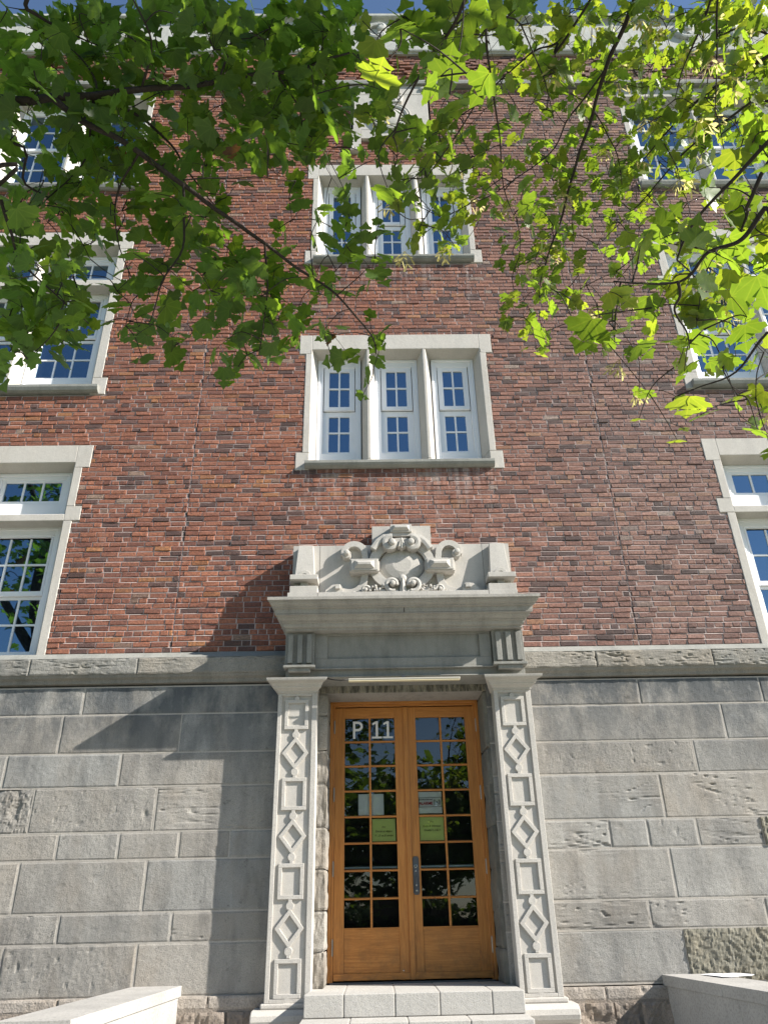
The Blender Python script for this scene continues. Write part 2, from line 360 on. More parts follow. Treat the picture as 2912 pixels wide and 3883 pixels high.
def brick_color(x, z):
    r = random.random()
    if r < .80:
        t = random.betavariate(2.2, 2.2); A, Bc = (.185, .077, .058), (.42, .168, .098)
    elif r < .92: t = random.random(); A, Bc = (.085, .055, .050), (.160, .088, .075)
    elif r < .98: t = random.random(); A, Bc = (.30, .125, .060), (.42, .19, .085)
    else: t = random.random(); A, Bc = (.24, .15, .115), (.36, .25, .19)
    k = random.uniform(.92, 1.08); right = .13*max(0, min(1, (x+.4)/3.4))      # sun glare painted in: bricks turn greyer towards the right
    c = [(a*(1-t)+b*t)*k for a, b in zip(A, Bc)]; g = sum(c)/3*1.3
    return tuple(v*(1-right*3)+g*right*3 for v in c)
def wobble(x, z): return noise.noise((x*.9, z*3.1, 3.3))*.0045 + noise.noise((x*4.0, z*9, 7.1))*.0032
def wall_bricks(mb, z0, z1, rough=0.0):
    H = .0657; n = round((z1-z0)/H); H = (z1-z0)/n; tj = .0115
    for k in range(n+1):
        za = z0+k*H; cut = sorted((a, b) for a, b, c, d in OPEN if c-.004 < za < d+.004); x = -8.5
        while x < 8.5:
            segs = [(x, x+.12)]
            for a, b in cut:
                ns = []
                for p, q in segs:
                    if b <= p or a >= q: ns.append((p, q)); continue
                    if p < a: ns.append((p, a))
                    if q > b: ns.append((b, q))
                segs = ns
            for p, q in segs:
                lo = [za-tj/2-.0015+wobble(v, za) for v in (p, q)]; hi = [za+tj/2+.001+wobble(v, za) for v in (p, q)]
                yl = [-.0006+.0014*noise.noise((v*7, za*9, 1.0)) for v in (p, q)]
                mb.add([(p, yl[0], lo[0]), (q, yl[1], lo[1]), (q, .0115, hi[1]), (p, .0115, hi[0])], [(0, 1, 2, 3)], 1)
            x += .12
    for k in range(n):
        za = z0+k*H; zm = za+H/2
        cut = sorted((a, b) for a, b, c, d in OPEN if c-.012 < zm < d+.012)
        header = (k % 6 == 3); x = -8.4 - random.random()*.2
        while x < 8.4:
            if header: L = .1
            elif random.random() < .07: L = .1
            else: L = .205
            L *= random.uniform(.97, 1.03)
            segs = [(x+tj/2, x+L-tj/2)]
            for a, b in cut:
                ns = []
                for p, q in segs:
                    if b <= p or a >= q: ns.append((p, q)); continue
                    if p < a-.008: ns.append((p, a-.003))
                    if q > b+.008: ns.append((b+.003, q))
                segs = ns
            for p, q in segs:
                if q-p < .018: continue
                xm = (p+q)/2
                y = min(.0005, random.gauss(-.0026, .0030)); ex = 0
                if rough:
                    y -= abs(random.gauss(0, .012))
                    u = (xm*1.15) % 1.6; d = abs(u-.8)/.8; v = (zm-z0)/(z1-z0)
                    if abs(d-v) < .16: y -= .035
                dz = random.gauss(0, .0010)
                a0 = za+tj/2+dz+wobble(p, za); a1 = za+H-tj/2+dz+wobble(p, za+H); b0 = za+tj/2+dz+wobble(q, za); b1 = za+H-tj/2+dz+wobble(q, za+H)
                jit = lambda s=.0022: random.gauss(0, s)
                ch = .0045
                vs = []
                for (xx, zz, sx, sz) in ((p, a0, 1, 1), (q, b0, -1, 1), (q, b1, -1, -1), (p, a1, 1, -1)):
                    jx, jz = jit(), jit()
                    vs.append((xx+sx*ch+jx, y+jit(.0020), zz+sz*ch+jz))
                for (xx, zz) in ((p, a0), (q, b0), (q, b1), (p, a1)): vs.append((xx+jit(.001), y+.0035, zz+jit(.001)))
                for (xx, zz) in ((p, a0), (q, b0), (q, b1), (p, a1)): vs.append((xx, .018, zz))
                fs = [(0, 1, 2, 3)]
                for lo, hi in ((4, 0), (8, 4)):
                    for i in range(4):
                        j = (i+1) % 4; fs.append((lo+i, lo+j, hi+j, hi+i))
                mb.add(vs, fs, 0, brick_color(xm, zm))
                if q-p > .03: mb.add([(q-.002, .0046, b0-.001), (q+tj+.002, .0028, b0-.001), (q+tj+.002, .0028, b1+.001), (q-.002, .0046, b1+.001)], [(0, 1, 2, 3)], 1)
            x += L
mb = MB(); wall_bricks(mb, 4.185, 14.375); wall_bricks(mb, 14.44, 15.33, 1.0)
# mortar bed: grid of cells with the openings left out
xs = sorted(set([-8.6, 8.6] + [max(-8.6, min(8.6, v)) for o in OPEN[:-2] for v in o[:2]])); zs = sorted(set([4.0, 15.5] + [v for o in OPEN[:-2] for v in o[2:]]))
for i in range(len(xs)-1):
    for j in range(len(zs)-1):
        xm, zm = (xs[i]+xs[i+1])/2, (zs[j]+zs[j+1])/2
        if xs[i+1]-xs[i] < 1e-6 or any(a < xm < b and c < zm < d for a, b, c, d in OPEN[:-2]): continue
        nx = max(1, int((xs[i+1]-xs[i])/.5)); X0, X1, Z0, Z1 = xs[i], xs[i+1], zs[j], zs[j+1]
        mb.add([(X0, .0158, Z0), (X1, .0158, Z0), (X1, .0158, Z1), (X0, .0158, Z1)], [(0, 1, 2, 3)], 1)
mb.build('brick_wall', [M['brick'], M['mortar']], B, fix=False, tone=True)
for x in CJ:
    j = MB()
    pts = [(x+random.gauss(0, .0015), .005, 4.18+.35*i) for i in range(30)]
    j.ribbon([(a, c) for a, b, c in pts], .010, .004, .012); j.build('expansion_joint', M['sealant'], B)
# solid body behind the skin, kept clear of the reveals
bk = MB(); bk.box(-8.6, 8.6, .62, 5.0, 0, 16.3); bk.build('inner_wall', M['dark'], B)

# ---------------------------------------------------------------- dressed and rough blocks
def dnoise(x, z, kind, sd):
    p = Vector((x, sd*3.7, z))
    if kind == 'smooth': return .0018*noise.noise(p*6) + .0008*noise.noise(p*30) + .0006*noise.noise(p*80) + .012*max(0, noise.noise(p*11)-.46)
    if kind == 'tooled': return .0018*noise.noise(p*7) + .0022*noise.noise(Vector((x*42+z*14, sd, z*16)))*max(.15, noise.noise(p*2.2)+.4) + .0006*noise.noise(p*85)
    if kind == 'fissured':
        a = noise.noise(Vector((x*1.5, sd*1.3, z*15+.9*math.sin(x*2.3+sd)))); b = noise.noise(Vector((x*6, sd, z*44)))
        k = max(0, min(1, (noise.noise(Vector((x*1.7, sd*2, z*3)))+.18)*2.2))
        cr = max(0, .075-abs(a))/.075
        return .002*noise.noise(p*8) + .0028*b*k + .0007*noise.noise(p*70) + .020*cr*k*(.5+noise.noise(Vector((x*8, sd, z*5))))
    if kind == 'band':
        a = noise.noise(Vector((x*3.0, sd*1.3, z*26+1.1*math.sin(x*3+sd)))); k = max(0, noise.noise(Vector((x*2.1, sd*2, z*5)))+.35)
        return .003*noise.noise(p*8) + .004*noise.noise(Vector((x*8, sd, z*46))) + .0012*noise.noise(p*70) + .020*max(0, .11-abs(a))/.11*k
    if kind == 'pitted':
        a = noise.noise(p*17); return .0022*noise.noise(p*9) + .0018*noise.noise(p*40) + .020*max(0, a-.36)
    if kind == 'broken':
        a = noise.noise(p*7); return .006*noise.noise(p*20) + .045*max(0, a-.05) + .008*noise.noise(p*45)
    if kind == 'rock': return .012*noise.noise(p*7) + .012*noise.noise(p*19+Vector((z*9, 0, 0))) + .010*noise.noise(p*37) + .006*noise.noise(p*80) - .006
    if kind == 'rubble': return .035*noise.noise(p*6) + .018*noise.noise(p*15) + .009*noise.noise(p*38)
    return 0
def block(mb, x0, x1, z0, z1, kind, yf=-.03, yb=.03, col=(1, 1, 1), step=.016, gap=.005, mat=0, wob=.004):
    x0 += gap; x1 -= gap; z0 += gap; z1 -= gap; sd = random.random()*50
    nx = max(2, int((x1-x0)/step)); nz = max(2, int((z1-z0)/step)); o = []
    for j in range(nz+1):
        for i in range(nx+1):
            x = x0+(x1-x0)*i/nx; z = z0+(z1-z0)*j/nz
            e = min(i, nx-i, j, nz-j)
            d = dnoise(x, z, kind, sd) + (.006 if e == 0 else 0.0)
            if e == 0:
                x += wob*noise.noise((x*14, z*14, sd)); z += wob*noise.noise((x*11, z*14, sd+9))
            o.append((x, yf+d, z))
    fs = []; W = nx+1
    for j in range(nz):
        for i in range(nx): fs.append((j*W+i, j*W+i+1, (j+1)*W+i+1, (j+1)*W+i))
    rim = [i for i in range(W)] + [j*W+nx for j in range(1, nz+1)] + [nz*W+i for i in range(nx-1, -1, -1)] + [j*W for j in range(nz-1, 0, -1)]
    n0 = len(o); o += [(o[r][0], yb, o[r][2]) for r in rim]
    for k in range(len(rim)):
        k2 = (k+1) % len(rim); fs.append((rim[k2], rim[k], n0+k, n0+k2))
    mb.add(o, fs, mat, col)
def tint(s=.12): 
    k = random.uniform(1-s, 1+s); h = random.uniform(-.03, .03); return (k*(1+h), k, k*(1-h))

sb = MB()
ZL = [3.80, 3.503, 3.105, 2.773, 2.346, 2.096, 1.639, 1.385, .958]
ZR = [3.80, 3.521, 3.142, 2.812, 2.378, 2.114, 1.660, 1.408, .978]
VL = [[-4.4, -3.42], [-4.6, -3.6, -2.351], [-4.1, -2.93], [-3.76, -2.52], [-4.3, -3.44, -2.84, -2.25, -1.75], [-3.77, -2.54], [-4.5, -3.30, -2.245], [-3.77, -2.54]]
VR = [[2.565, 3.9], [3.414], [3.033, 4.2], [2.61, 4.0], [2.02, 2.405, 2.90, 3.555, 4.2], [2.58, 4.1], [2.289, 3.408, 4.3], [2.573, 3.9]]
KL = [['tooled']*3, ['smooth']*4, ['smooth', 'smooth', 'tooled'], ['broken', 'pitted', 'fissured'], ['smooth']*6, ['pitted', 'smooth', 'smooth'], ['pitted', 'pitted', 'smooth', 'fissured'], ['smooth', 'pitted', 'smooth']]
KR = [['tooled', 'smooth', 'smooth'], ['tooled', 'smooth'], ['pitted', 'smooth', 'smooth'], ['fissured', 'fissured', 'smooth'], ['fissured', 'smooth', 'pitted', 'fissured', 'rock', 'smooth'], ['fissured', 'smooth', 'smooth'], ['fissured', 'fissured', 'smooth', 'smooth'], ['smooth', 'rock', 'rock']]
random.seed(5)
for side, ZZ, VV, KK in ((-1, ZL, VL, KL), (1, ZR, VR, KR)):
    for r in range(8):
        far = [6.5+.35*((r*7) % 3), 5.4] if VV[r][0 if side < 0 else -1]*side < 5 else []
        edges = ([-8.6] + [-v for v in far] + VV[r] + [-.9]) if side < 0 else ([.9] + VV[r] + far[::-1] + [8.6])
        for k in range(len(edges)-1):
            kq = k-len(far) if side < 0 else k; kd = KK[r][kq] if 0 <= kq < len(KK[r]) else 'smooth'
            t = tint(.10)
            if kd == 'rock': t = (.62, .61, .52)
            if kd == 'broken': t = (.85, .85, .85)
            block(sb, edges[k], edges[k+1], ZZ[r+1], ZZ[r], kd, -.03 - random.uniform(0, .004) - (.006 if kd == 'rock' else 0), .03, t, .016 if abs(edges[k]+edges[k+1]) < 10 else .05)
for side, ZZ, VV in ((-1, ZL, VL), (1, ZR, VR)):
    def q4(a, b, c, d, y, m, col=(1, 1, 1)):
        a, b = max(min(a, b), .90*side if side > 0 else -9), min(max(a, b), -.90 if side < 0 else 9)
        sb.add([(a, y, c), (b, y, c), (b, y, d), (a, y, d)], [(0, 1, 2, 3)], m, col)
    q4(side*.9, side*8.6, .9, 3.85, .02, 0, (.7, .7, .7))
    for r in range(9): q4(side*.9, side*8.6, ZZ[r]-.008, ZZ[r]+.008, -.0275, 1)
    for r in range(8):
        for v in VV[r]: q4(v-.008, v+.008, ZZ[r+1], ZZ[r], -.0268, 1)
sb.build('ashlar_base', [M['base'], M['joint']], B, fix=False, tone=True, smooth=False)
pb = MB()
for side in (-1, 1):
    x = .9
    while x < 8.6:
        L = random.uniform(.55, 1.1); a, b = sorted((side*x, side*min(x+L, 8.6)))
        block(pb, a, b, .85, .965, 'pitted', -.075, .03, (1.25, 1.22, 1.18)); x += L
    for z0, z1 in ((.62, .85), (.3, .62), (0, .3)):
        x = .9
        while x < 8.6:
            L = random.uniform(.22, .55); a, b = sorted((side*x, side*min(x+L, 8.6)))
            k = random.uniform(.75, 1.1); block(pb, a, b, z0, z1, 'rubble', -.09, .03, (k, k*.92, k*.85), .022, .012); x += L
    pb.add([(side*.8, -.07, 0), (side*8.6, -.07, 0), (side*8.6, -.07, .9), (side*.8, -.07, .9)], [(0, 1, 2, 3) if side > 0 else (3, 2, 1, 0)], 0, (.9, .85, .8))
pb.build('rubble_plinth', M['rough'], B, fix=False, tone=True)

# string course
for side, J in ((-1, (-8.6, -7.3, -6.1, -5.2, -4.03, -2.87, -1.2)), (1, (1.25, 2.13, 3.42, 4.6, 5.9, 7.2, 8.6))):
    sc_ = MB()
    for a, b in zip(J[:-1], J[1:]):
        block(sc_, a, b, 3.915, 4.10, 'band', -.12, .02, tint(.1), .014, .0035)
    a, b = J[0], J[-1]
    sc_.px([(.02, 4.19), (-.004, 4.185), (-.116, 4.098), (.02, 4.098)], a, b, 1)
    sc_.px([(.02, 3.918), (-.105, 3.918), (-.095, 3.89), (-.06, 3.87), (-.055, 3.835), (.02, 3.825)], a, b, 0)
    sc_.build('string_course', [M['band'], M['sill']], B, fix=True, tone=True)

# ---------------------------------------------------------------- windows
def ring(mb, x0, x1, z0, z1, t, y0, y1, tb=None, mat=0, tt=None):
    tb = tb or t; tt = tt or t
    mb.box(x0, x0+t, y0, y1, z0, z1, mat); mb.box(x1-t, x1, y0, y1, z0, z1, mat)
    mb.box(x0+t, x1-t, y0, y1, z1-tt, z1, mat); mb.box(x0+t, x1-t, y0, y1, z0, z0+tb, mat)
def bars(mb, x0, x1, z0, z1, cols, rows, y0, y1, t=.024):
    e = .0015
    for i in range(1, cols):
        x = x0+(x1-x0)*i/cols; mb.box(x-t/2, x+t/2, y0, y1, z0-e, z1+e)
    for j in range(1, rows):
        z = z0+(z1-z0)*j/rows
        for i in range(cols):
            a = x0+(x1-x0)*i/cols+(t/2-.001 if i else -e); b = x0+(x1-x0)*(i+1)/cols-(t/2-.001 if i < cols-1 else -e)
            mb.box(a, b, y0+.002, y1-.002, z-t/2, z+t/2)
def pane(mb, x0, x1, z0, z1, y):
    mb.add([(x0, y, z0), (x1, y, z0), (x1, y, z1), (x0, y, z1)], [(0, 1, 2, 3)])
def dh_window(xc, fw, z0, z1, pw, u0, u1, l0, l1, cols):
    """double hung window: frame centre, half frame width, bottom and top; half glass width; glass heights of both sashes"""
    f = MB(); ring(f, xc-fw, xc+fw, z0, z1, .035, .195, .30); ring(f, xc-fw+.035, xc+fw-.035, z0+.035, z1-.035, .040, .215, .30, max(.03, l0-.05-z0-.035), 0, max(.03, z1-.035-u1-.043))
    f.box(xc-fw-.004, xc+fw+.004, .165, .22, z0-.012, z0+.028)
    W = f.build('window', M['white'], B, bevel=.003)
    sx = fw-.085
    s = MB(); gl = MB(); t = sx-pw+.012
    mid = (u0+l1)/2
    ring(s, xc-sx, xc+sx, u0-.058, u1+.048, sx-pw, .228, .262, .058); bars(s, xc-pw, xc+pw, u0, u1, cols, 2, .234, .258)
    s.build('upper_sash', M['white'], W, bevel=.003)
    s = MB(); ring(s, xc-sx-.01, xc+sx+.01, l0-.055, l1+.03, sx-pw+.01, .266, .298, .055); bars(s, xc-pw, xc+pw, l0, l1, cols, 2, .270, .294)
    s.build('lower_sash', M['white'], W, bevel=.003)
    pane(gl, xc-pw, xc+pw, u0, u1, .250); pane(gl, xc-pw, xc+pw, l0, l1, .284); gl.build('glass', M['glass'], W, fix=False)
def transom(xc, fw, z0, z1, pw, g0, g1, cols):
    f = MB(); ring(f, xc-fw, xc+fw, z0, z1, .035, .195, .30); ring(f, xc-fw+.035, xc+fw-.035, z0+.035, z1-.035, .035, .215, .30, max(.03, g0-.045-z0-.035), 0, max(.03, z1-.035-g1-.035))
    ring(f, xc-fw+.07, xc+fw-.07, g0-.05, g1+.04, fw-.07-pw, .228, .262, .05); bars(f, xc-pw, xc+pw, g0, g1, cols, 1, .234, .258)
    f.box(xc-fw-.004, xc+fw+.004, .17, .22, z0-.01, z0+.025)
    W = f.build('transom_window', M['white'], B, bevel=.003)
    gl = MB(); pane(gl, xc-pw, xc+pw, g0, g1, .25); gl.build('glass', M['glass'], W, fix=False)

YF = -.008
def jamb(mb, s, xo, xi, xb, z0, z1): mb.pz([(xo, YF), (xi, YF), (xb, .235), (xb, .34), (xo, .34)] if s > 0 else [(xo, YF), (xo, .34), (xb, .34), (xb, .235), (xi, YF)], z0, z1)
def mullion(mb, xc, z0, z1, nose=.023, back=.10):
    mb.pz([(xc-nose, .0), (xc-nose+.008, -.006), (xc+nose-.008, -.006), (xc+nose, .0), (xc+back, .235), (xc+back, .34), (xc-back, .34), (xc-back, .235)], z0, z1)
def lintel(mb, x0, x1, z0, z1, zb, xi0, xi1, ears=None):
    """head stone: face from z0 to z1, soffit splayed to zb; ears drop at both ends outside xi0..xi1"""
    mb.px([(YF, z0), (YF, z1), (.34, z1), (.34, zb), (.235, zb)], xi0, xi1)
    if x0 < xi0: mb.box(x0, xi0, YF, .34, ears, z1)
    if x1 > xi1: mb.box(xi1, x1, YF, .34, ears, z1)
def sill(mb, x0, x1, zt, zb, y=-.085):
    mb.px([(.34, zt+.02), (.0, zt), (y, zt-.012), (y, zt-.05), (y+.018, zb+.022), (y+.05, zb), (.0, zb), (.34, zb)], x0, x1)

# middle windows, three narrow double-hung bays each
for xc, dz in ((.057, 0), (.07, 3.595)):
    s = MB()
    lintel(s, xc-1.328, xc+1.328, 8.483+dz, 8.738+dz, 8.455+dz, xc-1.156, xc+1.156, 8.41+dz)
    for sg in (-1, 1):
        jamb(s, -sg, xc+sg*1.24, xc+sg*1.156, xc+sg*1.075, 6.80+dz, 8.41+dz)
        jamb(s, -sg, xc+sg*1.325, xc+sg*1.156, xc+sg*1.075, 6.535+dz, 6.797+dz)
        jamb(s, -sg, xc+sg*1.175, xc+sg*1.156, xc+sg*1.075, 8.411+dz, 8.48+dz)
        mullion(s, xc+sg*.385, 6.70+dz, 8.482+dz); mullion(s, xc+sg*.385, 6.63+dz, 6.697+dz, .026, .103)
    s.build('window_surround', M['surround'], B, bevel=.006)
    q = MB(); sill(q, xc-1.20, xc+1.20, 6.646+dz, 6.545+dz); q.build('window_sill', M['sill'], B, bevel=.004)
    for k in (-1, 0, 1):
        dh_window(xc+.787*k, .295, 6.64+dz, 8.456+dz, .138, 7.676+dz, 8.297+dz, 6.97+dz, 7.586+dz, 2)

for sg in (-1, 1):
    bx = [XW+sg*(4.675+1.15*i) for i in range(3)]; noses = [XW+sg*(5.25+1.15*i) for i in range(3)]
    far = XW+sg*8.2
    def X(a): return XW+sg*a
    def span(a, b): return tuple(sorted((X(a), X(b))))
    # ground storey: transom light over a double-hung window
    s = MB()
    a, b = span(4.10, 8.2)
    s.px([(YF, 6.69), (YF, 6.945), (.34, 6.945), (.34, 6.655), (.235, 6.655)], a, b); s.box(*span(3.91, 4.10), YF, .34, 6.615, 6.945)
    s.px([(YF, 5.86), (YF, 5.945), (.0, 5.952), (.34, 5.985), (.34, 5.872), (.235, 5.872)], a, b)
    def sj(z0, z1, xo=4.0):
        p = [(X(xo), YF), (X(4.10), YF), (X(4.195), .235), (X(4.195), .34), (X(xo), .34)]; s.pz(p if sg > 0 else p[::-1], z0, z1)
    sj(6.06, 6.613); sj(5.862, 6.057, 3.91); sj(4.10, 5.858); sj(6.617, 6.687, 4.085)
    for nx in noses: mullion(s, nx, 5.95, 6.688); mullion(s, nx, 4.10, 5.858)
    s.build('window_surround', M['surround'], B, bevel=.006)
    for x in bx[:2]:
        transom(x, .478, 5.975, 6.655, .358, 6.262, 6.545, 3)
        dh_window(x, .478, 4.10, 5.873, .365, 5.04, 5.73, 4.31, 4.955, 3)
    # middle storey
    s = MB()
    s.px([(YF, 10.54), (YF, 10.81), (.34, 10.81), (.34, 10.50), (.235, 10.50)], a, b); s.box(*span(3.90, 4.10), YF, .34, 10.46, 10.81)
    s.px([(YF, 9.715), (YF, 9.82), (.0, 9.827), (.34, 9.86), (.34, 9.725), (.235, 9.725)], a, b)
    sj(9.835, 10.458, 3.98); sj(9.717, 9.832, 3.90); sj(8.033, 9.713, 3.98); sj(7.757, 8.03, 3.90); sj(10.461, 10.537, 4.085)
    for nx in noses: mullion(s, nx, 9.826, 10.538); mullion(s, nx, 7.95, 9.713); mullion(s, nx, 7.86, 7.947, .026, .103)
    s.build('window_surround', M['surround'], B, bevel=.006)
    q = MB(); sill(q, *span(3.98, 8.2), 7.88, 7.765); q.build('window_sill', M['sill'], B, bevel=.004)
    for x in bx:
        transom(x, .478, 9.85, 10.50, .358, 10.092, 10.378, 3)
        dh_window(x, .478, 7.88, 9.726, .36, 8.977, 9.62, 8.25, 8.88, 3)
    # top storey
    s = MB()
    s.px([(YF, 14.10), (YF, 14.385), (.34, 14.385), (.34, 14.07), (.235, 14.07)], a, b); s.box(*span(4.01, 4.10), YF, .34, 14.045, 14.385)
    sj(11.735, 14.042, 4.01); sj(14.047, 14.097, 4.085)
    for nx in noses: mullion(s, nx, 11.86, 14.098)
    s.build('window_surround', M['surround'], B, bevel=.006)
    q = MB(); sill(q, *span(4.0, 8.2), 11.86, 11.735); q.build('window_sill', M['sill'], B, bevel=.004)
    for x in bx: dh_window(x, .478, 11.87, 14.07, .36, 13.09, 13.94, 12.20, 13.0, 3)

# ---------------------------------------------------------------- top of the wall
t = MB()
t.px([(.05, 14.465), (-.02, 14.462), (-.10, 14.45), (-.105, 14.40), (-.10, 14.345), (-.06, 14.345), (-.05, 14.36), (-.02, 14.365), (.05, 14.365)], -8.6, 8.6)
t.build('upper_string_course', M['sill'], B, bevel=.003)
t = MB()
t.px([(.1, 15.30), (-.05, 15.30), (-.055, 15.32), (-.08, 15.335), (-.09, 15.36), (-.09, 15.54), (.1, 15.56)], -8.6, 8.6)
t.px([(.1, 15.56), (-.03, 15.56), (-.03, 16.37), (.1, 16.37)], -8.6, 8.6)
t.build('parapet', M['top'], B)
t = MB(); t.px([(.4, 16.34), (-.035, 16.34), (-.05, 16.365), (-.10, 16.372), (-.12, 16.39), (-.12, 16.455), (.4, 16.49)], -8.6, 8.6); t.build('roof_coping', M['top'], B, bevel=.004)
def c_scroll(xc, zc, s, w=.085):
    P = arc(xc, zc, .19, 62, 298, 18)
    up = arc(xc+.075, zc+.125, .075, 90, -150, 9, .04); dn = arc(xc+.075, zc-.125, .075, -90, 150, 9, .04)
    Q = up[::-1] + P + dn
    return [(xc+s*(x-xc), z) for x, z in Q]
for xc in (-5.35, .40, 6.15):
    for s_, dx in ((-1, .50), (1, -.50)):
        r = MB(); r.ribbon(c_scroll(xc+dx, 15.99, s_), .085, -.085, -.028, crown=.012)
        for zz in (16.10, 15.88): r.disc(xc+dx+s_*.085, zz, .045, -.095, -.028, 12)
        r.build('scroll_relief', M['top'], B, bevel=.006)
# heraldic plaque
p = MB(); cx = .105
p.box(cx-.70, cx+.70, -.055, .05, 14.10, 14.374); p.box(cx-.64, cx+.64, -.052, .05, 13.16, 14.099)
for sg in (-1, 1):
    a, b = sorted((cx+sg*.51, cx+sg*.675)); p.box(a, b, -.06, .05, 12.70, 13.159)
    for k in range(3): p.tube([(a+.0275+.055*k, -.05, 12.662), (a+.0275+.055*k, -.05, 12.70)], .026, 8)
    p.box(a-.01, b+.01, -.075, .05, 12.625, 12.66)
    p.disc(cx+sg*.58, 14.235, .06, -.075, -.05, 16); p.disc(cx+sg*.58, 14.235, .03, -.09, -.07, 12)
p.box(cx-.505, cx+.505, -.050, .05, 12.94, 13.159)
p.build('carved_plaque', M['carved'], B, bevel=.005)
p = MB()
p.ribbon(arc(cx, 13.48, .28, 0, 360, 36)[:-1], .075, -.085, -.048, True, crown=.01); p.ribbon(arc(cx, 13.48, .325, 0, 360, 36)[:-1], .018, -.095, -.048, True)
p.disc(cx, 13.48, .22, -.07, -.05, 24, dome=.03)
for k in range(5): p.ribbon([(cx-.16+.08*k, 13.84), (cx-.19+.095*k, 13.98)], .05, -.10, -.05, crown=.012); p.disc(cx-.19+.095*k, 14.0, .03, -.105, -.05, 10)
p.ribbon([(cx-.19, 13.84), (cx+.19, 13.84)], .05, -.105, -.05, crown=.01)
for k in range(7): 
    a = math.radians(20+140*k/6); p.ribbon([(cx, 14.12), (cx+.15*math.cos(a), 14.12+.21*math.sin(a))], .05, -.115, -.05, taper=[.4, 1.2], crown=.012)
p.box(cx-.19, cx+.19, -.10, -.05, 14.075, 14.115)
p.build('carved_crest', M['carved'], B, bevel=.004)

# ---------------------------------------------------------------- portal
def pilaster(x0, x1, xc):
    Y = -.22
    zb, zt = .905, 3.665; r0, r1 = Y+.02, .02
    p = MB(); m_ = .043
    px0, px1, pz0, pz1 = x0+m_, x1-m_-.012, .935, 3.625
    p.box(x0, x1, r0, r1, zb, zt)
    p.box(x0, px0, Y, r0-.0005, zb, zt); p.box(px1, x1, Y, r0-.0005, zb, zt)
    p.box(px0, px1, Y, r0-.0005, zb, pz0); p.box(px0, px1, Y, r0-.0005, pz1, zt)
    P = p.build('pilaster', M['pale'], B, bevel=.004)
    s = MB(); c = (px0+px1)/2; hw = .122; w = .036; Yr = Y-.001; e = r0+.004
    for z0 in (3.585, 2.805, 2.025, 1.242):
        b = z0-.305
        s.box(c-hw, c+hw, Yr, e, z0-w, z0); s.box(c-hw, c+hw, Yr, e, b, b+w); s.box(c-hw, c-hw+w, Yr, e, b+w, z0-w); s.box(c+hw-w, c+hw, Yr, e, b+w, z0-w)
        if z0 > 1.5:
            nz = z0-.78; dc = (b+nz)/2; dh = .135
            s.ribbon([(c, dc+dh), (c+.112, dc), (c, dc-dh), (c-.112, dc)], .036, Yr-.0006, e, True)
            for sg in (-1, 1):
                zc = dc+sg*(dh+.048); s.disc(c, zc, .037, Yr+.0006, e, 18)
                end = b if sg > 0 else nz
                s.box(c-.017, c+.017, Yr+.0012, e, min(end, zc), max(end, zc)); s.box(c-.017, c+.017, Yr+.0018, e, min(zc, dc+sg*dh), max(zc, dc+sg*dh))
        else: s.disc(c, b-.022, .030, Yr+.0006, e, 16)
        if z0 > 3.5: s.disc(c, z0+.012, .026, Yr+.0006, e, 16)
    s.build('strapwork', M['pale'], P, bevel=.003)
    q = MB(); prof = [(.02, 3.655), (-.235, 3.655), (-.235, 3.672), (-.25, 3.675), (-.262, 3.684), (-.285, 3.690), (-.30, 3.700), (-.30, 3.712), (-.312, 3.714), (-.325, 3.735), (-.35, 3.738), (-.385, 3.745), (-.395, 3.753), (-.402, 3.774), (.02, 3.79)]
    # mitred returns: the same profile grown sideways
    lo = [(x0-(-.22-y)*.62 if y < -.22 else x0, y, z) for y, z in prof]; hi = [(x1+(-.22-y)*.62 if y < -.22 else x1, y, z) for y, z in prof]
    q.loft(lo, hi); q.build('capital', M['pale'], P, bevel=.003)
    q = MB(); X0, X1 = x0-.03, x1+.03
    q.box(X0, X1, -.25, .02, .862, .9045); q.px([(.02, .70), (-.27, .70), (-.315, .715), (-.35, .75), (-.36, .785), (-.35, .825), (-.31, .855), (-.27, .8615), (.02, .8615)], x0-.10, x1+.10)
    q.box(x0-.14, x1+.14, -.42, .02, .0, .699)
    q.build('pilaster_base', M['pale'], P, bevel=.012)
pilaster(-1.315, -.905, -1.11); pilaster(.955, 1.345, 1.15)

AX = .022
e = MB()   # frieze and architrave
e.box(AX-1.26, AX+1.275, -.30, .02, 3.795, 4.275)
for a, b, c, d in ((-.935, .955, 4.245, 4.275), (-.935, .955, 3.885, 3.99), ):
    e.box(a, b, -.325, -.2995, c, d)
e.box(-.935, -.80, -.325, -.2995, 3.9905, 4.2445); e.box(.83, .955, -.325, -.2995, 3.9905, 4.2445)
e.box(-.935, .955, -.345, -.2995, 3.87, 3.8845)
e.px([(-.29, 3.795), (-.34, 3.795), (-.345, 3.785), (-.30, 3.775), (.0, 3.775), (.0, 3.795)], -.90, .95)
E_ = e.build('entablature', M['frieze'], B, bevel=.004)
for a, b in ((-1.245, -.935), (.965, 1.30)):
    g = MB(); w_ = (b-a)
    g.box(a, b, -.365, -.2995, 3.905, 4.275)
    for k in range(3): x = a+w_*(.10+.32*k); g.box(x, x+w_*.17, -.40, -.3645, 3.925, 4.24)
    g.box(a-.012, b+.012, -.415, -.2995, 3.875, 3.904); g.box(a+.04, b-.04, -.395, -.2995, 3.835, 3.8745)
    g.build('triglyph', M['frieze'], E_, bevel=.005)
c = MB()
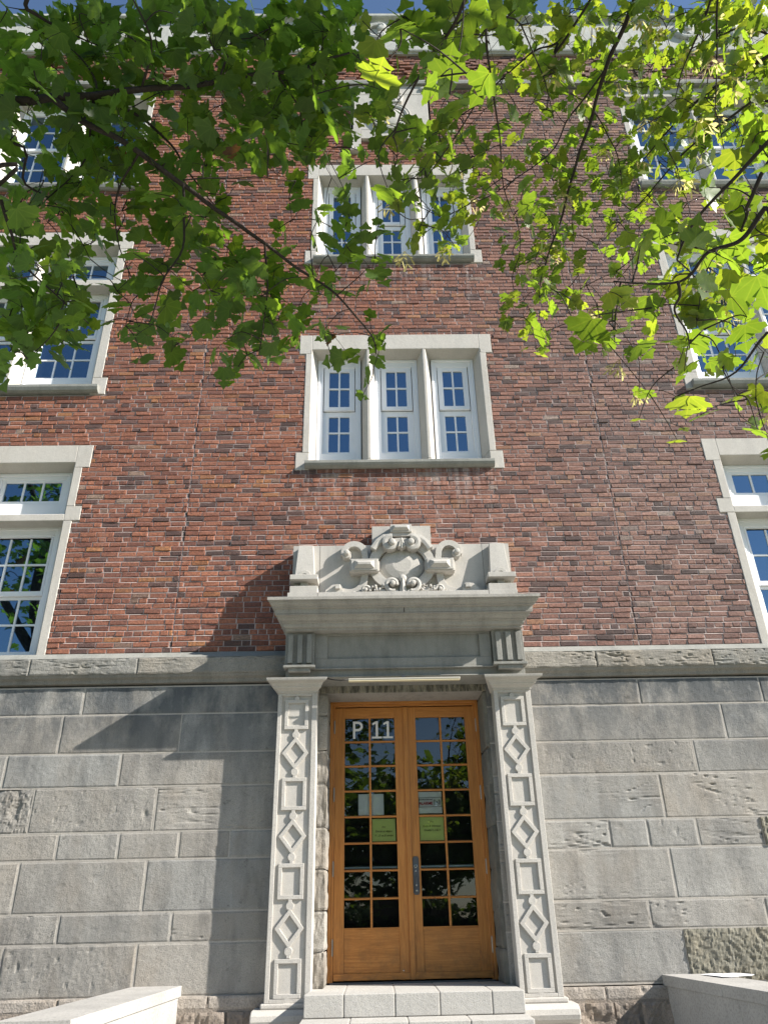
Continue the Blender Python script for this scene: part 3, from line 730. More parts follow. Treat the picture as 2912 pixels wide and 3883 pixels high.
prof = [(.02, 4.27), (-.435, 4.27), (-.435, 4.292), (-.465, 4.296), (-.475, 4.312), (-.48, 4.334), (-.505, 4.338), (-.505, 4.348), (-.53, 4.352), (-.55, 4.366), (-.56, 4.384), (-.60, 4.388), (-.60, 4.398), (-.585, 4.400), (-.60, 4.402), (-.605, 4.452), (-.64, 4.455), (-.64, 4.466), (-.655, 4.469), (-.675, 4.480), (-.685, 4.495), (-.70, 4.498), (-.70, 4.508), (-.72, 4.511), (-.72, 4.545), (.02, 4.60)]
c.loft([(AX-1.0-(.27+(-.44-y)*.60 if y < -.30 else .27), y, z) for y, z in prof], [(AX+1.0+(.27+(-.44-y)*.60 if y < -.30 else .27), y, z) for y, z in prof])
c.box(AX-.004, AX+.004, -.6065, -.5, 4.40, 4.45, 1)
c.build('cornice', [M['grey'], M['sealant']], B, bevel=.004)

# carved parapet over the cornice
a = MB(); CX = .03
a.box(-1.243, 1.287, -.42, .02, 4.50, 4.712)
a.box(-1.221, 1.283, -.20, .02, 4.712, 5.382); a.box(-.308, .38, -.198, .02, 5.3825, 5.628)
for x in (-.911, .97): a.box(x-.002, x+.002, -.4215, -.4, 4.60, 4.71, 1); a.box(x-.002, x+.002, -.2015, -.19, 4.713, 5.38, 1)
A_ = a.build('carved_parapet', [M['carved'], M['sealant']], B, bevel=.004)
for sg in (-1, 1):
    g = MB(); c0 = CX+sg*1.10
    g.loft([(c0-.112, -.33, 4.925), (c0+.112, -.33, 4.925), (c0+.112, -.195, 4.925), (c0-.112, -.195, 4.925)], [(c0-.085, -.285, 5.345), (c0+.085, -.285, 5.345), (c0+.085, -.195, 5.345), (c0-.085, -.195, 5.345)])
    g.loft([(c0-.085, -.285, 5.3452), (c0+.085, -.285, 5.3452), (c0+.085, -.195, 5.3452), (c0-.085, -.195, 5.3452)], [(c0-.03, -.23, 5.375), (c0+.03, -.23, 5.375), (c0+.03, -.195, 5.375), (c0-.03, -.195, 5.375)])
    g.box(c0-.155, c0+.155, -.43, -.195, 4.865, 4.9245)
    g.ribbon(arc(c0, 4.93, .052, 0, 180, 10), .045, -.37, -.325); g.disc(c0, 4.955, .022, -.365, -.325, 10)
    g.box(c0-.04, c0+.04, -.345, -.195, 4.80, 4.8645); g.box(c0-.115, c0+.115, -.30, -.195, 4.80, 4.864)
    g.box(c0-.155, c0+.155, -.40, -.195, 4.7125, 4.7995)
    g.build('pedestal', M['carved'], A_, bevel=.005)
g = MB()
el = arc(CX, 5.10, .338, 0, 360, 48, ez=.86)[:-1]
g.ribbon(el, .085, -.28, -.195, True, crown=.0); g.ribbon(arc(CX, 5.10, .285, 0, 360, 48, ez=.855)[:-1], .022, -.275, -.195, True)
g.disc(CX, 5.10, .275, -.205, -.19, 32, dome=.075, rz=.235)
g.build('cartouche_ring', M['carved'], A_, smooth=False)
for sg in (-1, 1):
    g = MB()
    # clasp with faceted jewel
    x0, x1 = sorted((CX+sg*.268, CX+sg*.588))
    g.box(x0, x1, -.335, -.195, 4.99, 5.148); 
    g.box(x0+.012, x1-.012, -.352, -.334, 5.002, 5.136)
    h0 = [(x0+.045, -.353, 5.02), (x1-.045, -.353, 5.02), (x1-.045, -.353, 5.118), (x0+.045, -.353, 5.118)]
    h1 = [(x0+.085, -.395, 5.055), (x1-.085, -.395, 5.055), (x1-.085, -.395, 5.085), (x0+.085, -.395, 5.085)]
    g.loft(h0, h1); g.box(x0-.012, x1+.012, -.30, -.195, 5.01, 5.13)
    g.build('jewelled_clasp', M['carved'], A_, bevel=.004)
for sg in (-1, 1):
    g = MB(); f_ = lambda pts: [(CX+sg*x, z) for x, z in pts]
    # upper arm rising from the clasp into a volute
    up = [(.415, 5.145), (.418, 5.19), (.425, 5.235)] + arc(.548, 5.250, .122, 170, -10, 16, .115)
    g.ribbon(f_(up), .070, -.27, -.195, crown=.0); g.disc(CX+sg*.630, 5.225, .050, -.305, -.195, 18); g.disc(CX+sg*.630, 5.225, .030, -.36, -.195, 14, dome=.01)
    # lower leg curling out to a foot
    dn = [(.425, 4.992), (.43, 4.94)] + arc(.60, 4.935, .168, 180, 270, 12) + [(.66, 4.775), (.72, 4.80)]
    g.ribbon(f_(dn), .080, -.265, -.195, crown=.0)
    foot = f_([(.655, 4.735), (.86, 4.72), (.868, 4.775), (.79, 4.845), (.70, 4.85), (.675, 4.80)]); g.py(foot if sg > 0 else foot[::-1], -.31, -.195)
    x0, x1 = sorted((CX+sg*.70, CX+sg*.755)); g.box(x0, x1, -.345, -.31, 4.785, 4.835)
    g.build('scroll', M['carved'], A_, bevel=.003)
g = MB()
for sg in (-1, 1):
    f_ = lambda pts: [(CX+sg*x, z) for x, z in pts]
    g.ribbon(f_(arc(.12, 5.345, .085, 100, -190, 18, .045)), .062, -.345, -.195, crown=.006); g.disc(CX+sg*.108, 5.345, .038, -.375, -.195, 14, dome=.015)
    g.ribbon(f_([(.12, 5.43), (.20, 5.425), (.27, 5.37), (.33, 5.28)]), .07, -.325, -.195, crown=.006)
g.box(CX-.125, CX+.125, -.30, -.19, 5.50, 5.60); g.loft([(CX-.10, -.301, 5.515), (CX+.10, -.301, 5.515), (CX+.10, -.301, 5.585), (CX-.10, -.301, 5.585)], [(CX-.075, -.34, 5.54), (CX+.075, -.34, 5.54), (CX+.075, -.34, 5.565), (CX-.075, -.34, 5.565)])
g.box(CX-.16, CX+.16, -.28, -.19, 5.455, 5.4995)
for k in range(3):
    a0 = math.radians(-125+35*k); g.ribbon([(CX, 5.40), (CX+.055*math.cos(a0), 5.37+.10*math.sin(a0))], .030, -.35, -.25, taper=[.6, 1.1], crown=.012)
g.build('palmette', M['carved'], A_, bevel=.004)
g = MB(); random.seed(3)
for sg in (-1, 1):
    f_ = lambda pts: [(CX+sg*x, z) for x, z in pts]
    g.ribbon(f_(arc(.115, 4.83, .085, -110, 190, 18, .045)), .045, -.345, -.195, crown=.008); g.disc(CX+sg*.115, 4.835, .03, -.37, -.195, 14, dome=.015)
    g.ribbon(f_([(.05, 4.745), (.12, 4.742), (.22, 4.755), (.30, 4.77)]), .05, -.32, -.195, crown=.008)
    g.ribbon(f_(arc(.415, 4.775, .048, 200, -60, 12, .03)), .03, -.33, -.195, crown=.008); g.disc(CX+sg*.415, 4.772, .022, -.34, -.195, 10, dome=.01)
    for k in range(26):
        x = random.uniform(.19, .36); z = 4.76+random.uniform(0, .085)*(1-(x-.19)/.3); r_ = random.uniform(.010, .018)
        g.disc(CX+sg*x, z, r_, -.30-random.uniform(0, .04), -.195, 7, dome=.012, rz=r_*random.uniform(.6, 1.4))
    for k in range(3): g.ribbon(f_([(.46+.025*k, 4.745), (.49+.03*k, 4.78-.01*k)]), .025, -.29, -.195, crown=.008)
g.ribbon([(CX, 4.72), (CX, 4.90)], .05, -.34, -.195, taper=[1.6, .7], crown=.015); g.disc(CX, 4.905, .045, -.33, -.195, 12, dome=.02)
g.build('carved_foliage', M['carved'], A_, bevel=.003)

# ---------------------------------------------------------------- doorway
YD = .40
kd = (8.1+YD)/8.4
def dx(x): return -.32+(x+.32)*kd
def dzz(z): return 1.6+(z-1.6)*kd
FX0, FX1, FZ1, FZ0 = dx(-.794), dx(.846), dzz(3.682), .985
def rough_path(mb, path, z0, z1, amp, col, step=.02, gap=.006):
    """stone seen on two faces: a displaced skin carried along a path in plan"""
    z0 += gap; z1 -= gap; sd = random.random()*40; pts = []
    for (ax, ay), (bx_, by) in zip(path[:-1], path[1:]):
        n = max(1, int(math.hypot(bx_-ax, by-ay)/step))
        for i in range(n): pts.append((ax+(bx_-ax)*i/n, ay+(by-ay)*i/n))
    pts.append(path[-1]); nz = max(2, int((z1-z0)/step)); vs = []
    for j in range(nz+1):
        z = z0+(z1-z0)*j/nz
        for i, (x, y) in enumerate(pts):
            a_, b_ = pts[max(0, i-1)], pts[min(len(pts)-1, i+1)]; tx, ty = b_[0]-a_[0], b_[1]-a_[1]; l = math.hypot(tx, ty) or 1
            d = amp*(noise.noise((x*16, y*16+sd, z*6)) + .6*noise.noise((x*40, y*40+sd, z*14))) + (.008 if j in (0, nz) else 0)
            vs.append((x-ty/l*d, y+tx/l*d, z))
    W = len(pts); fs = [(j*W+i, j*W+i+1, (j+1)*W+i+1, (j+1)*W+i) for j in range(nz) for i in range(W-1)]
    mb.add(vs, fs, 0, col)
j = MB(); j2 = MB(); random.seed(8)
ZJ = [.985, 1.28, 1.62, 1.98, 2.36, 2.77, 3.10, 3.46, 3.70]
for k in range(len(ZJ)-1):
    am = .016 if k < 6 else .004
    rough_path(j, [(-.93, -.01), (dx(-.80), -.01), (dx(-.794), YD)], ZJ[k], ZJ[k+1], am, tint(.15))
    t_ = random.uniform(.45, .75)  # shade painted in: right jamb stones toned darker than the left ones
    rough_path(j2, [(dx(.846), YD), (dx(.852), -.01), (.98, -.01)], ZJ[k]+random.uniform(-.05, .05)*(0 < k), ZJ[k+1], am, (t_*.95, t_, t_*.98))
j.box(-.94, dx(-.80)-.025, .012, .5, .9, 3.70, 1); j2.box(dx(.852)+.025, .99, .012, .5, .9, 3.70, 1)
for q in (j, j2): q.build('door_jamb', [M['jamb'], M['joint']], B, fix=False, tone=True)
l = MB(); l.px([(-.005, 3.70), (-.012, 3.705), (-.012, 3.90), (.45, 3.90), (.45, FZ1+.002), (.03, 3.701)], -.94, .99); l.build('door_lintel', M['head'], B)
l = MB(); l.add([(-.93, -.004, 3.6985), (.98, -.004, 3.6985), (.98, .44, FZ1-.001), (-.93, .44, FZ1-.001)], [(0, 1, 2, 3)]); l.add([(-.93, -.004, 3.7000), (.98, -.004, 3.7000), (.98, .44, FZ1+.0015), (-.93, .44, FZ1+.0015)], [(3, 2, 1, 0)]); l.build('lintel_soffit', M['grey'], B, fix=False)

f = MB()
ring_t = .055*kd
for t_, y0 in ((.030, YD), (.026, YD+.015)):
    o_ = 0 if y0 == YD else .030
    f.box(FX0+o_, FX0+o_+t_, y0, .52, FZ0, FZ1-o_, 0); f.box(FX1-o_-t_, FX1-o_, y0, .52, FZ0, FZ1-o_, 0); f.box(FX0+o_+t_, FX1-o_-t_, y0, .52, FZ1-o_-t_, FZ1-o_, 1)
f.build('door_frame', [M['woodz'], M['woodx']], B, bevel=.004)
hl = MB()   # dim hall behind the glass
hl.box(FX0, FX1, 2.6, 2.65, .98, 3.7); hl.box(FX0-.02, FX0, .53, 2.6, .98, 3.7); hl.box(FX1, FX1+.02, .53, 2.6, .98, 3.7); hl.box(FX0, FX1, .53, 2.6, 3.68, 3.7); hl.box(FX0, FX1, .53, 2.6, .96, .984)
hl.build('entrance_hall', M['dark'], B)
sd_ = MB(); sd_.box(FX0, FX1, YD+.0, .56, .978, 1.005); sd_.build('door_saddle', M['gunmetal'], B)

YL = YD+.022; Y2 = YL+.045
LX = [(dx(-.737), dx(.010)), (dx(.012), dx(.805))]
GX = [(dx(-.633), dx(-.088)), (dx(.146), dx(.692))]
GZ0, GZ1 = dzz(1.465), dzz(3.503); LZ0, LZ1 = dzz(1.022), dzz(3.616)
for k in (0, 1):
    (x0, x1), (g0, g1) = LX[k], GX[k]
    d = MB()
    d.box(x0, g0, YL, Y2, LZ0, LZ1, 0); d.box(g1, x1, YL, Y2, LZ0, LZ1, 0)
    d.box(g0, g1, YL+.0015, Y2, GZ1, LZ1, 1); d.box(g0, g1, YL+.007, Y2-.005, LZ0+.06, GZ0-.012, 1); d.box(g0, g1, YL+.002, Y2, GZ0-.012, GZ0, 1)
    D = d.build('door_leaf', [M['woodz'], M['woodx']], B, bevel=.003)
    q = MB(); tb = .022
    for i in range(1, 8):
        z = GZ0+(GZ1-GZ0)*i/8
        for a_, b_ in ((g0, (g0+g1)/2-tb/2), ((g0+g1)/2+tb/2, g1)): q.px([(YL+.002, z-.005), (YL-.003, z), (YL+.002, z+.005), (YL+.014, z+tb/2), (Y2-.01, z+tb/2), (Y2-.01, z-tb/2), (YL+.014, z-tb/2)], a_-.001, b_+.001, 0)
    q.box((g0+g1)/2-tb/2, (g0+g1)/2+tb/2, YL+.001, Y2-.008, GZ0, GZ1, 0)
    q.build('glazing_bars', M['woodx'], D, bevel=.003)
    q = MB(); q.box(x0+.003, x1-.003, YL-.016, YL+.001, LZ0+.004, LZ0+.062); q.build('kick_rail', M['woodx'], D, bevel=.004)
    q = MB()
    for i in range(8):
        for a_, b_ in ((g0, (g0+g1)/2), ((g0+g1)/2, g1)):
            z = GZ0+(GZ1-GZ0)*i/8; t1, t2 = random.gauss(0, .0012), random.gauss(0, .0012)
            q.add([(a_, YL+.027-t1, z), (b_, YL+.027+t1, z+0), (b_, YL+.027+t1+t2, z+(GZ1-GZ0)/8), (a_, YL+.027-t1+t2, z+(GZ1-GZ0)/8)], [(0, 1, 2, 3)])
    q.build('glass', M['dglass'], D, fix=False)
    q = MB(); zb = dzz(2.0); q.tube([(x0+.05, Y2+.05, zb), (x1-.05, Y2+.05, zb)], .026, 10); q.box(x0+.02, x0+.08, Y2, Y2+.07, zb-.05, zb+.05); q.box(x1-.08, x1-.02, Y2, Y2+.07, zb-.05, zb+.05)
    q.build('push_bar', M['steel'], D)
    hx = x0-.008 if k == 0 else x1+.008
    for hz in (3.408, 2.704, 1.992, 1.301):
        h = MB(); z = dzz(hz)
        for i in range(5): h.tube([(hx, YL-.010, z-.065+.0262*i), (hx, YL-.010, z-.065+.0262*i+.0245)], .0085, 10)
        h.tube([(hx, YL-.010, z-.074), (hx, YL-.010, z-.0655)], [.004, .0075], 8); h.tube([(hx, YL-.010, z+.0655), (hx, YL-.010, z+.074)], [.0075, .004], 8)
        h.box(hx-.004, hx+.004, YL-.008, YL+.004, z-.063, z+.063); h.build('hinge', M['steel'], D)
    if k == 1:
        q = MB(); a_ = dx(.008); q.box(a_, a_+.052, YL-.020, YL-.0005, LZ0, LZ1); q.build('meeting_strip', M['woodz'], D, bevel=.006)
        h = MB(); c_ = dx(.095); hz0, hz1 = dzz(1.745), dzz(2.095); r_ = .031
        poly = [(c_-r_, hz0+.02), (c_-r_+.012, hz0), (c_+r_-.012, hz0), (c_+r_, hz0+.02), (c_+r_, hz1-.02), (c_+r_-.012, hz1), (c_-r_+.012, hz1), (c_-r_, hz1-.02)]
        h.py(poly, YL-.009, YL-.0005, 0); h.box(c_-.010, c_+.010, YL-.034, YL-.0085, dzz(1.775), dzz(1.905), 0)
        for zz, rr in ((2.005, .017), (2.005, .010)): h.disc(c_-.002, dzz(zz), rr, YL-.014-(.004 if rr < .012 else 0), YL-.008, 18, 1 if rr > .012 else 0)
        for zz in (1.962, 1.832): h.disc(c_-.002, dzz(zz), .0075, YL-.014 if zz > 1.9 else YL-.038, YL-.008, 12, 1)
        h.box(c_-.009, c_+.009, YL-.037, YL-.034, dzz(1.775), dzz(1.790), 1)
        h.build('handle_plate', [M['gunmetal'], M['chrome']], D, bevel=.002)
    else:
        # lettering "P 11" on the outer face of the glass
        q = MB(); YP = YL+.0235; s_ = 1.0
        zb_, zt_ = dzz(3.285), dzz(3.472); H_ = zt_-zb_; w_ = .026; xp = dx(-.545)
        q.box(xp, xp+w_, YP-.001, YP, zb_, zt_)
        q.ribbon([(xp+w_, zt_-w_/2)] + [(xp+.055+(.042)*math.cos(math.radians(a_)), zt_-H_*.285+(H_*.285-w_/2)*math.sin(math.radians(a_))) for a_ in range(90, -91, -15)] + [(xp+w_, zt_-H_*.57+w_/2)], w_, YP-.0012, YP-.0002)
        for x_ in (dx(-.337), dx(-.215)):
            q.build('lettering', M['letter'], D); q = MB()
            q.box(x_+.043, x_+.043+w_, YP-.001, YP, zb_+w_*.8, zt_); q.box(x_, x_+.112, YP-.001, YP, zb_, zb_+w_*.8)
            q.py([(x_+.043, zt_-.001), (x_+.043, zt_-.028), (x_+.006, zt_-.044), (x_+.006, zt_-.022)], YP-.001, YP)
        q.build('lettering', M['letter'], D)
        q = MB(); q.disc(dx(-.058), dzz(1.10), .006, YL-.004, YL, 10); q.build('door_stop', M['chrome'], D)

# tube light over the door
L_ = tag(empty('light_fixture', (.01, -.36, 3.72)), 'long slim cream tube light fixed under the stone frieze above the door', 'light')
q = MB(); q.box(-.575, .592, -.40, -.345, 3.733, 3.755); q.build('housing', M['alu'], L_, bevel=.006)
q = MB(); q.box(-.572, .589, -.398, -.35, 3.721, 3.7325); q.build('diffuser', M['lens'], L_, bevel=.004)
q = MB(); q.tube([(-.576, -.37, 3.75), (-.65, -.37, 3.742), (-.72, -.37, 3.748), (-.80, -.36, 3.765)], .006, 6); q.build('cable', M['black'], L_, smooth=True)
q = MB(); q.box(-.02, .03, -.36, -.30, 3.7555, 3.772); q.disc(.0, 3.782, .016, -.36, -.30, 10); q.build('bracket', M['gunmetal'], L_)

# notices behind the glass
def text(body, size, loc, mat, parent, name, shear=0.0, align='CENTER', bold=0.0, space=1.0):
    cu = bpy.data.curves.new(name, 'FONT'); cu.body = body; cu.size = size; cu.align_x = align; cu.shear = shear; cu.offset = bold; cu.space_line = space; cu.extrude = .0004
    ob = bpy.data.objects.new(name, cu); COL.objects.link(ob)
    dg = bpy.context.evaluated_depsgraph_get(); me = bpy.data.meshes.new_from_object(ob.evaluated_get(dg)); bpy.data.objects.remove(ob)
    rot = Matrix.Rotation(math.radians(90), 4, 'X'); me.transform(Matrix.Translation(loc) @ rot)
    me.materials.clear(); me.materials.append(mat)
    o = bpy.data.objects.new(name, me); COL.objects.link(o); o.parent = parent
    o.matrix_parent_inverse = Matrix.Translation(-Vector(parent.location)); return o
YN = YL+.038
def sheet(name, x0, x1, z0, z1, mat, y=YN):
    b = MB(); n = 8
    vs = []
    for k_ in range(n+1):
        for i in range(n+1):
            u, v_ = i/n, k_/n; vs.append((x0+(x1-x0)*u, y+.003*math.sin(u*5+v_*3)*v_, z0+(z1-z0)*v_))
    fs = [(k_*(n+1)+i, k_*(n+1)+i+1, (k_+1)*(n+1)+i+1, (k_+1)*(n+1)+i) for k_ in range(n) for i in range(n)]
    b.add(vs, fs); return b.build(name, mat, None, origin=((x0+x1)/2, y, z0), fix=False, smooth=True)
o = tag(sheet('paper_sheet', dx(-.488), dx(-.219), dzz(2.50), dzz(2.71), M['paper']), 'blank white paper sheet taped inside left door, above the green notice', 'paper')
x0, x1, z0, z1 = dx(-.346), dx(-.101), dzz(2.246), dzz(2.462)
o = tag(sheet('paper_notice', x0, x1, z0, z1, M['lime']), 'lime green notice in French reading Entrée et départ behind left door glass', 'notice', 'lime green door notices')
xm = (x0+x1)/2
text('P11', .026, (xm, YN-.006, z0+.128), M['ink'], o, 'lettering', .22)
text('Entrée et départ', .0265, (xm, YN-.006, z0+.088), M['ink'], o, 'lettering', .22)
text('1  , 2  et 3  année', .0265, (xm, YN-.006, z0+.047), M['ink'], o, 'lettering', .22)
text('re', .014, (xm-.088, YN-.006, z0+.057), M['ink'], o, 'lettering', .22)
text('e', .014, (xm-.0415, YN-.006, z0+.057), M['ink'], o, 'lettering', .22)
text('e', .014, (xm+.0175, YN-.006, z0+.057), M['ink'], o, 'lettering', .22)
x0, x1, z0, z1 = dx(.152), dx(.404), dzz(2.245), dzz(2.471); xm = (x0+x1)/2
o = tag(sheet('paper_notice', x0, x1, z0, z1, M['lime']), 'lime green notice in English reading Entry & Dismissal behind right door glass', 'notice', 'lime green door notices')
text('P11', .026, (xm, YN-.006, z0+.172), M['ink'], o, 'lettering', .22)
text('Entry & Dismissal', .0265, (xm, YN-.006, z0+.132), M['ink'], o, 'lettering', .22)
text('Grades 1, 2 & 3', .0265, (xm, YN-.006, z0+.092), M['ink'], o, 'lettering', .22)
x0, x1, z0, z1 = dx(.150), dx(.396), dzz(2.508), dzz(2.722); xm = (x0+x1)/2
o = tag(sheet('alarm_sign', x0, x1, z0, z1, M['paper']), 'white sheet with red and black ALARME sticker inside right door', 'sign')
q = MB(); zl0, zl1 = z0+.062, z0+.160
q.box(x0+.003, x1-.003, YN-.0065, YN-.0055, zl0, zl1, 0)
for a_, b_ in ((zl0, zl0+.003), (zl1-.003, zl1)): q.box(x0+.003, x1-.003, YN-.0072, YN-.0066, a_, b_, 1)
for a_, b_ in ((x0+.003, x0+.006), (x1-.006, x1-.003)): q.box(a_, b_, YN-.0072, YN-.0066, zl0+.003, zl1-.003, 1)
q.disc(x1-.052, (zl0+zl1)/2, .009, YN-.0075, YN-.0066, 12, 1)
for r_ in (.018, .027, .036):
    for s_ in (0, 180): q.ribbon(arc(x1-.052, (zl0+zl1)/2, r_, s_-50, s_+50, 8), .004, YN-.0075, YN-.0066, mat=1)
q.build('sticker', [M['letter'], M['ink']], o)
text('SITE PROTÉGÉ PAR', .0175, (x0+.075, YN-.008, zl0+.069), M['ink'], o, 'lettering', 0, bold=.0004)
text('ALARME', .040, (x0+.076, YN-.008, zl0+.024), M['red'], o, 'lettering', 0, bold=.0012)

# ================================================================== steps and cheek walls
S_ = tag(empty('stone_stairs', (0, -.55, 0)), 'pale limestone steps leading up to the wooden double door', 'stairs')
random.seed(4)
RZ = .172; tr = .31
for k in range(6):
    zt = .99-k*RZ; yf = -.55-tr*k; hw = .942+.012*k; b = MB()
    cuts = [-hw, -.60, -.165, .215, .66, hw] if k == 0 else [-hw] + [-.55+random.uniform(-.1, .1), .0+random.uniform(-.15, .15), .5+random.uniform(-.1, .1)] + [hw]
    yb = YD+.05 if k == 0 else yf+tr+.06
    for a_, c_ in zip(cuts[:-1], cuts[1:]):
        b.box(a_+.004, c_-.004, yf+random.uniform(0, .003), yb, zt-RZ+.004 if k < 5 else 0, zt+random.uniform(-.001, .001))
    b.box(-hw+.012, hw-.012, yf+.010, yb-.01, zt-RZ+.006, zt-.003, 1)
    if k == 0: b.v = [((x if y < -.1 else max(-.89, min(.97, x))), y, z) for x, y, z in b.v]
    b.build('step', [M['step'], M['joint']], S_, bevel=.007)
lan = MB(); lan.box(-.9, .9, -.45, .4, 0, .80); lan.build('landing_core', M['step'], S_)

def cheek(name, xi0, xi1, xo0, xo1, yend, label):
    C_ = tag(empty(name, ((xi0+xo0)/2, yend/2, 0)), label, 'stair wall', 'cheek walls beside the steps')
    s = 1 if xo0 > xi0 else -1
    def quad(off, z0, z1, y0=-.02, y1=None):
        y1 = yend if y1 is None else y1
        P = [(xi0-s*off, y0), (xi1-s*off, y1-off), (xo1+s*off, y1-off), (xo0+s*off, y0)]
        return P if s < 0 else P[::-1]
    b = MB(); ins = .012; n = 4
    for i in range(n):
        f0, f1 = i/n, (i+1)/n; P = []
        def L(a_, b_, t_): return a_+(b_-a_)*t_
        y0, y1 = -.02+(yend+.02)*f0, -.02+(yend+.02)*f1
        P = [(L(xi0, xi1, f0)+s*ins, y0-.001*i), (L(xi0, xi1, f1)+s*ins, y1+.0), (L(xo0, xo1, f1)-s*ins, y1), (L(xo0, xo1, f0)-s*ins, y0-.001*i)]
        b.pz(P if s < 0 else P[::-1], 0, .955)
    b.build('wall_body', M['marble'], C_, bevel=.003)
    c_ = MB(); m_ = .42
    for f0, f1 in ((0, m_), (m_, 1)):
        y0, y1 = -.02+(yend+.02)*f0, -.02+(yend+.02)*f1
        P = [(L(xi0, xi1, f0), y0-(.0015 if f0 else 0)), (L(xi0, xi1, f1), y1+(.0015 if f1 < 1 else -.015)), (L(xo0, xo1, f1), y1+(.0015 if f1 < 1 else -.015)), (L(xo0, xo1, f0), y0-(.0015 if f0 else 0))]
        c_.pz(P if s < 0 else P[::-1], .955, 1.042)
    c_.build('coping', M['marble'], C_, bevel=.004)
    return C_
cheek('stair_wall', -2.09, -2.235, -2.545, -2.70, -2.42, 'sunlit white stone cheek wall left of the steps')
cheek('stair_wall', 2.305, 2.56, 2.755, 3.0, -2.6, 'pale stone cheek wall right of the steps with a paper lying on top')
b = MB(); vs = []
for j_ in range(7):
    for i in range(9):
        u, v_ = i/8, j_/6
        vs.append((2.60+.30*u+.06*v_, -.20-.36*v_+.05*u, 1.046+.006*abs(math.sin(u*4+v_*2))+.012*(u > .9)*v_))
b.add(vs, [(j_*9+i, (j_+1)*9+i, (j_+1)*9+i+1, j_*9+i+1) for j_ in range(6) for i in range(8)])
tag(b.build('paper_sheet', M['sheet'], None, origin=(2.75, -.38, 1.044), fix=False, smooth=True), 'white paper sheet lying on the right cheek wall of the steps', 'paper')

# ================================================================== ground
g = MB(); g.add([(-120, -150, 0), (120, -150, 0), (120, 30, 0), (-120, 30, 0)], [(0, 1, 2, 3)]); tag(g.build('lawn', M['grass'], None, fix=False), None, None, kind='structure')
g = MB(); g.box(-7, 7, -9.4, -.1, -.05, .02); g.box(-60, 60, -11.4, -9.4, -.05, .021); tag(g.build('path', M['path'], None), None, None, kind='structure')  # unseen paving, widened to bounce warm light onto the facade
LB = [
 ([(-2.25,-6.03,4.84),(-2.06,-6.03,4.82),(-1.78,-6.01,4.81),(-1.59,-5.99,4.88),(-1.36,-5.97,4.95),(-1.11,-5.91,5.09),(-0.89,-5.86,5.23),(-0.62,-5.83,5.36),(-0.39,-5.83,5.49)], 0.024, 0.005),
 ([(-1.72,-6.01,4.83),(-1.58,-5.96,4.74),(-1.34,-5.88,4.64),(-1.18,-5.75,4.59),(-1.03,-5.64,4.54),(-0.84,-5.52,4.48),(-0.68,-5.35,4.48),(-0.47,-5.23,4.39),(-0.31,-5.11,4.25),(-0.28,-5.04,4.17)], 0.016, 0.003),
 ([(-1.53,-5.98,4.89),(-1.41,-5.76,5.04),(-1.29,-5.66,5.0),(-1.24,-5.48,5.01),(-1.13,-5.27,5.0)], 0.009, 0.003),
 ([(-1.17,-5.75,4.59),(-1.17,-5.63,4.36),(-1.25,-5.58,4.14),(-1.32,-5.47,4.0)], 0.007, 0.002),
 ([(-0.82,-5.5,4.47),(-0.82,-5.33,4.3),(-0.87,-5.14,4.08)], 0.006, 0.002),
 ([(-1.87,-6.12,4.18),(-1.79,-6.05,4.17),(-1.76,-5.93,4.08),(-1.75,-5.84,4.01),(-1.65,-5.71,3.94),(-1.57,-5.53,3.95)], 0.009, 0.002),
 ([(-1.34,-5.98,4.96),(-1.25,-6.17,4.98),(-1.31,-6.34,5.05)], 0.006, 0.003),
 ([(-1.02,-5.91,5.11),(-0.96,-5.99,5.29),(-1.0,-6.09,5.45)], 0.006, 0.003),
 ([(-2.0,-6.27,5.23),(-1.81,-6.2,5.16),(-1.73,-6.14,5.16),(-1.58,-6.06,5.17)], 0.012, 0.003),
 ([(-1.17,-5.76,4.6),(-0.95,-5.74,4.64),(-0.66,-5.65,4.74)], 0.004, 0.002),
 ([(-2.23,-5.65,4.99),(-2.07,-5.47,4.94),(-1.94,-5.35,4.91),(-1.82,-5.13,4.77)], 0.008, 0.002),
 ([(-1.58,-5.96,4.74),(-1.56,-5.97,5.0),(-1.68,-6.06,5.13),(-1.83,-6.15,5.12)], 0.006, 0.002),
 ([(-1.34,-5.88,4.64),(-1.49,-5.69,4.57),(-1.54,-5.49,4.52),(-1.47,-5.28,4.35)], 0.006, 0.002),
 ([(-0.76,-5.82,5.34),(-0.68,-5.63,5.34),(-0.68,-5.41,5.31)], 0.005, 0.002),
 ([(-1.56,-5.98,4.89),(-1.71,-5.63,4.97),(-1.94,-5.45,4.86),(-2.12,-5.41,4.73)], 0.006, 0.002),
]
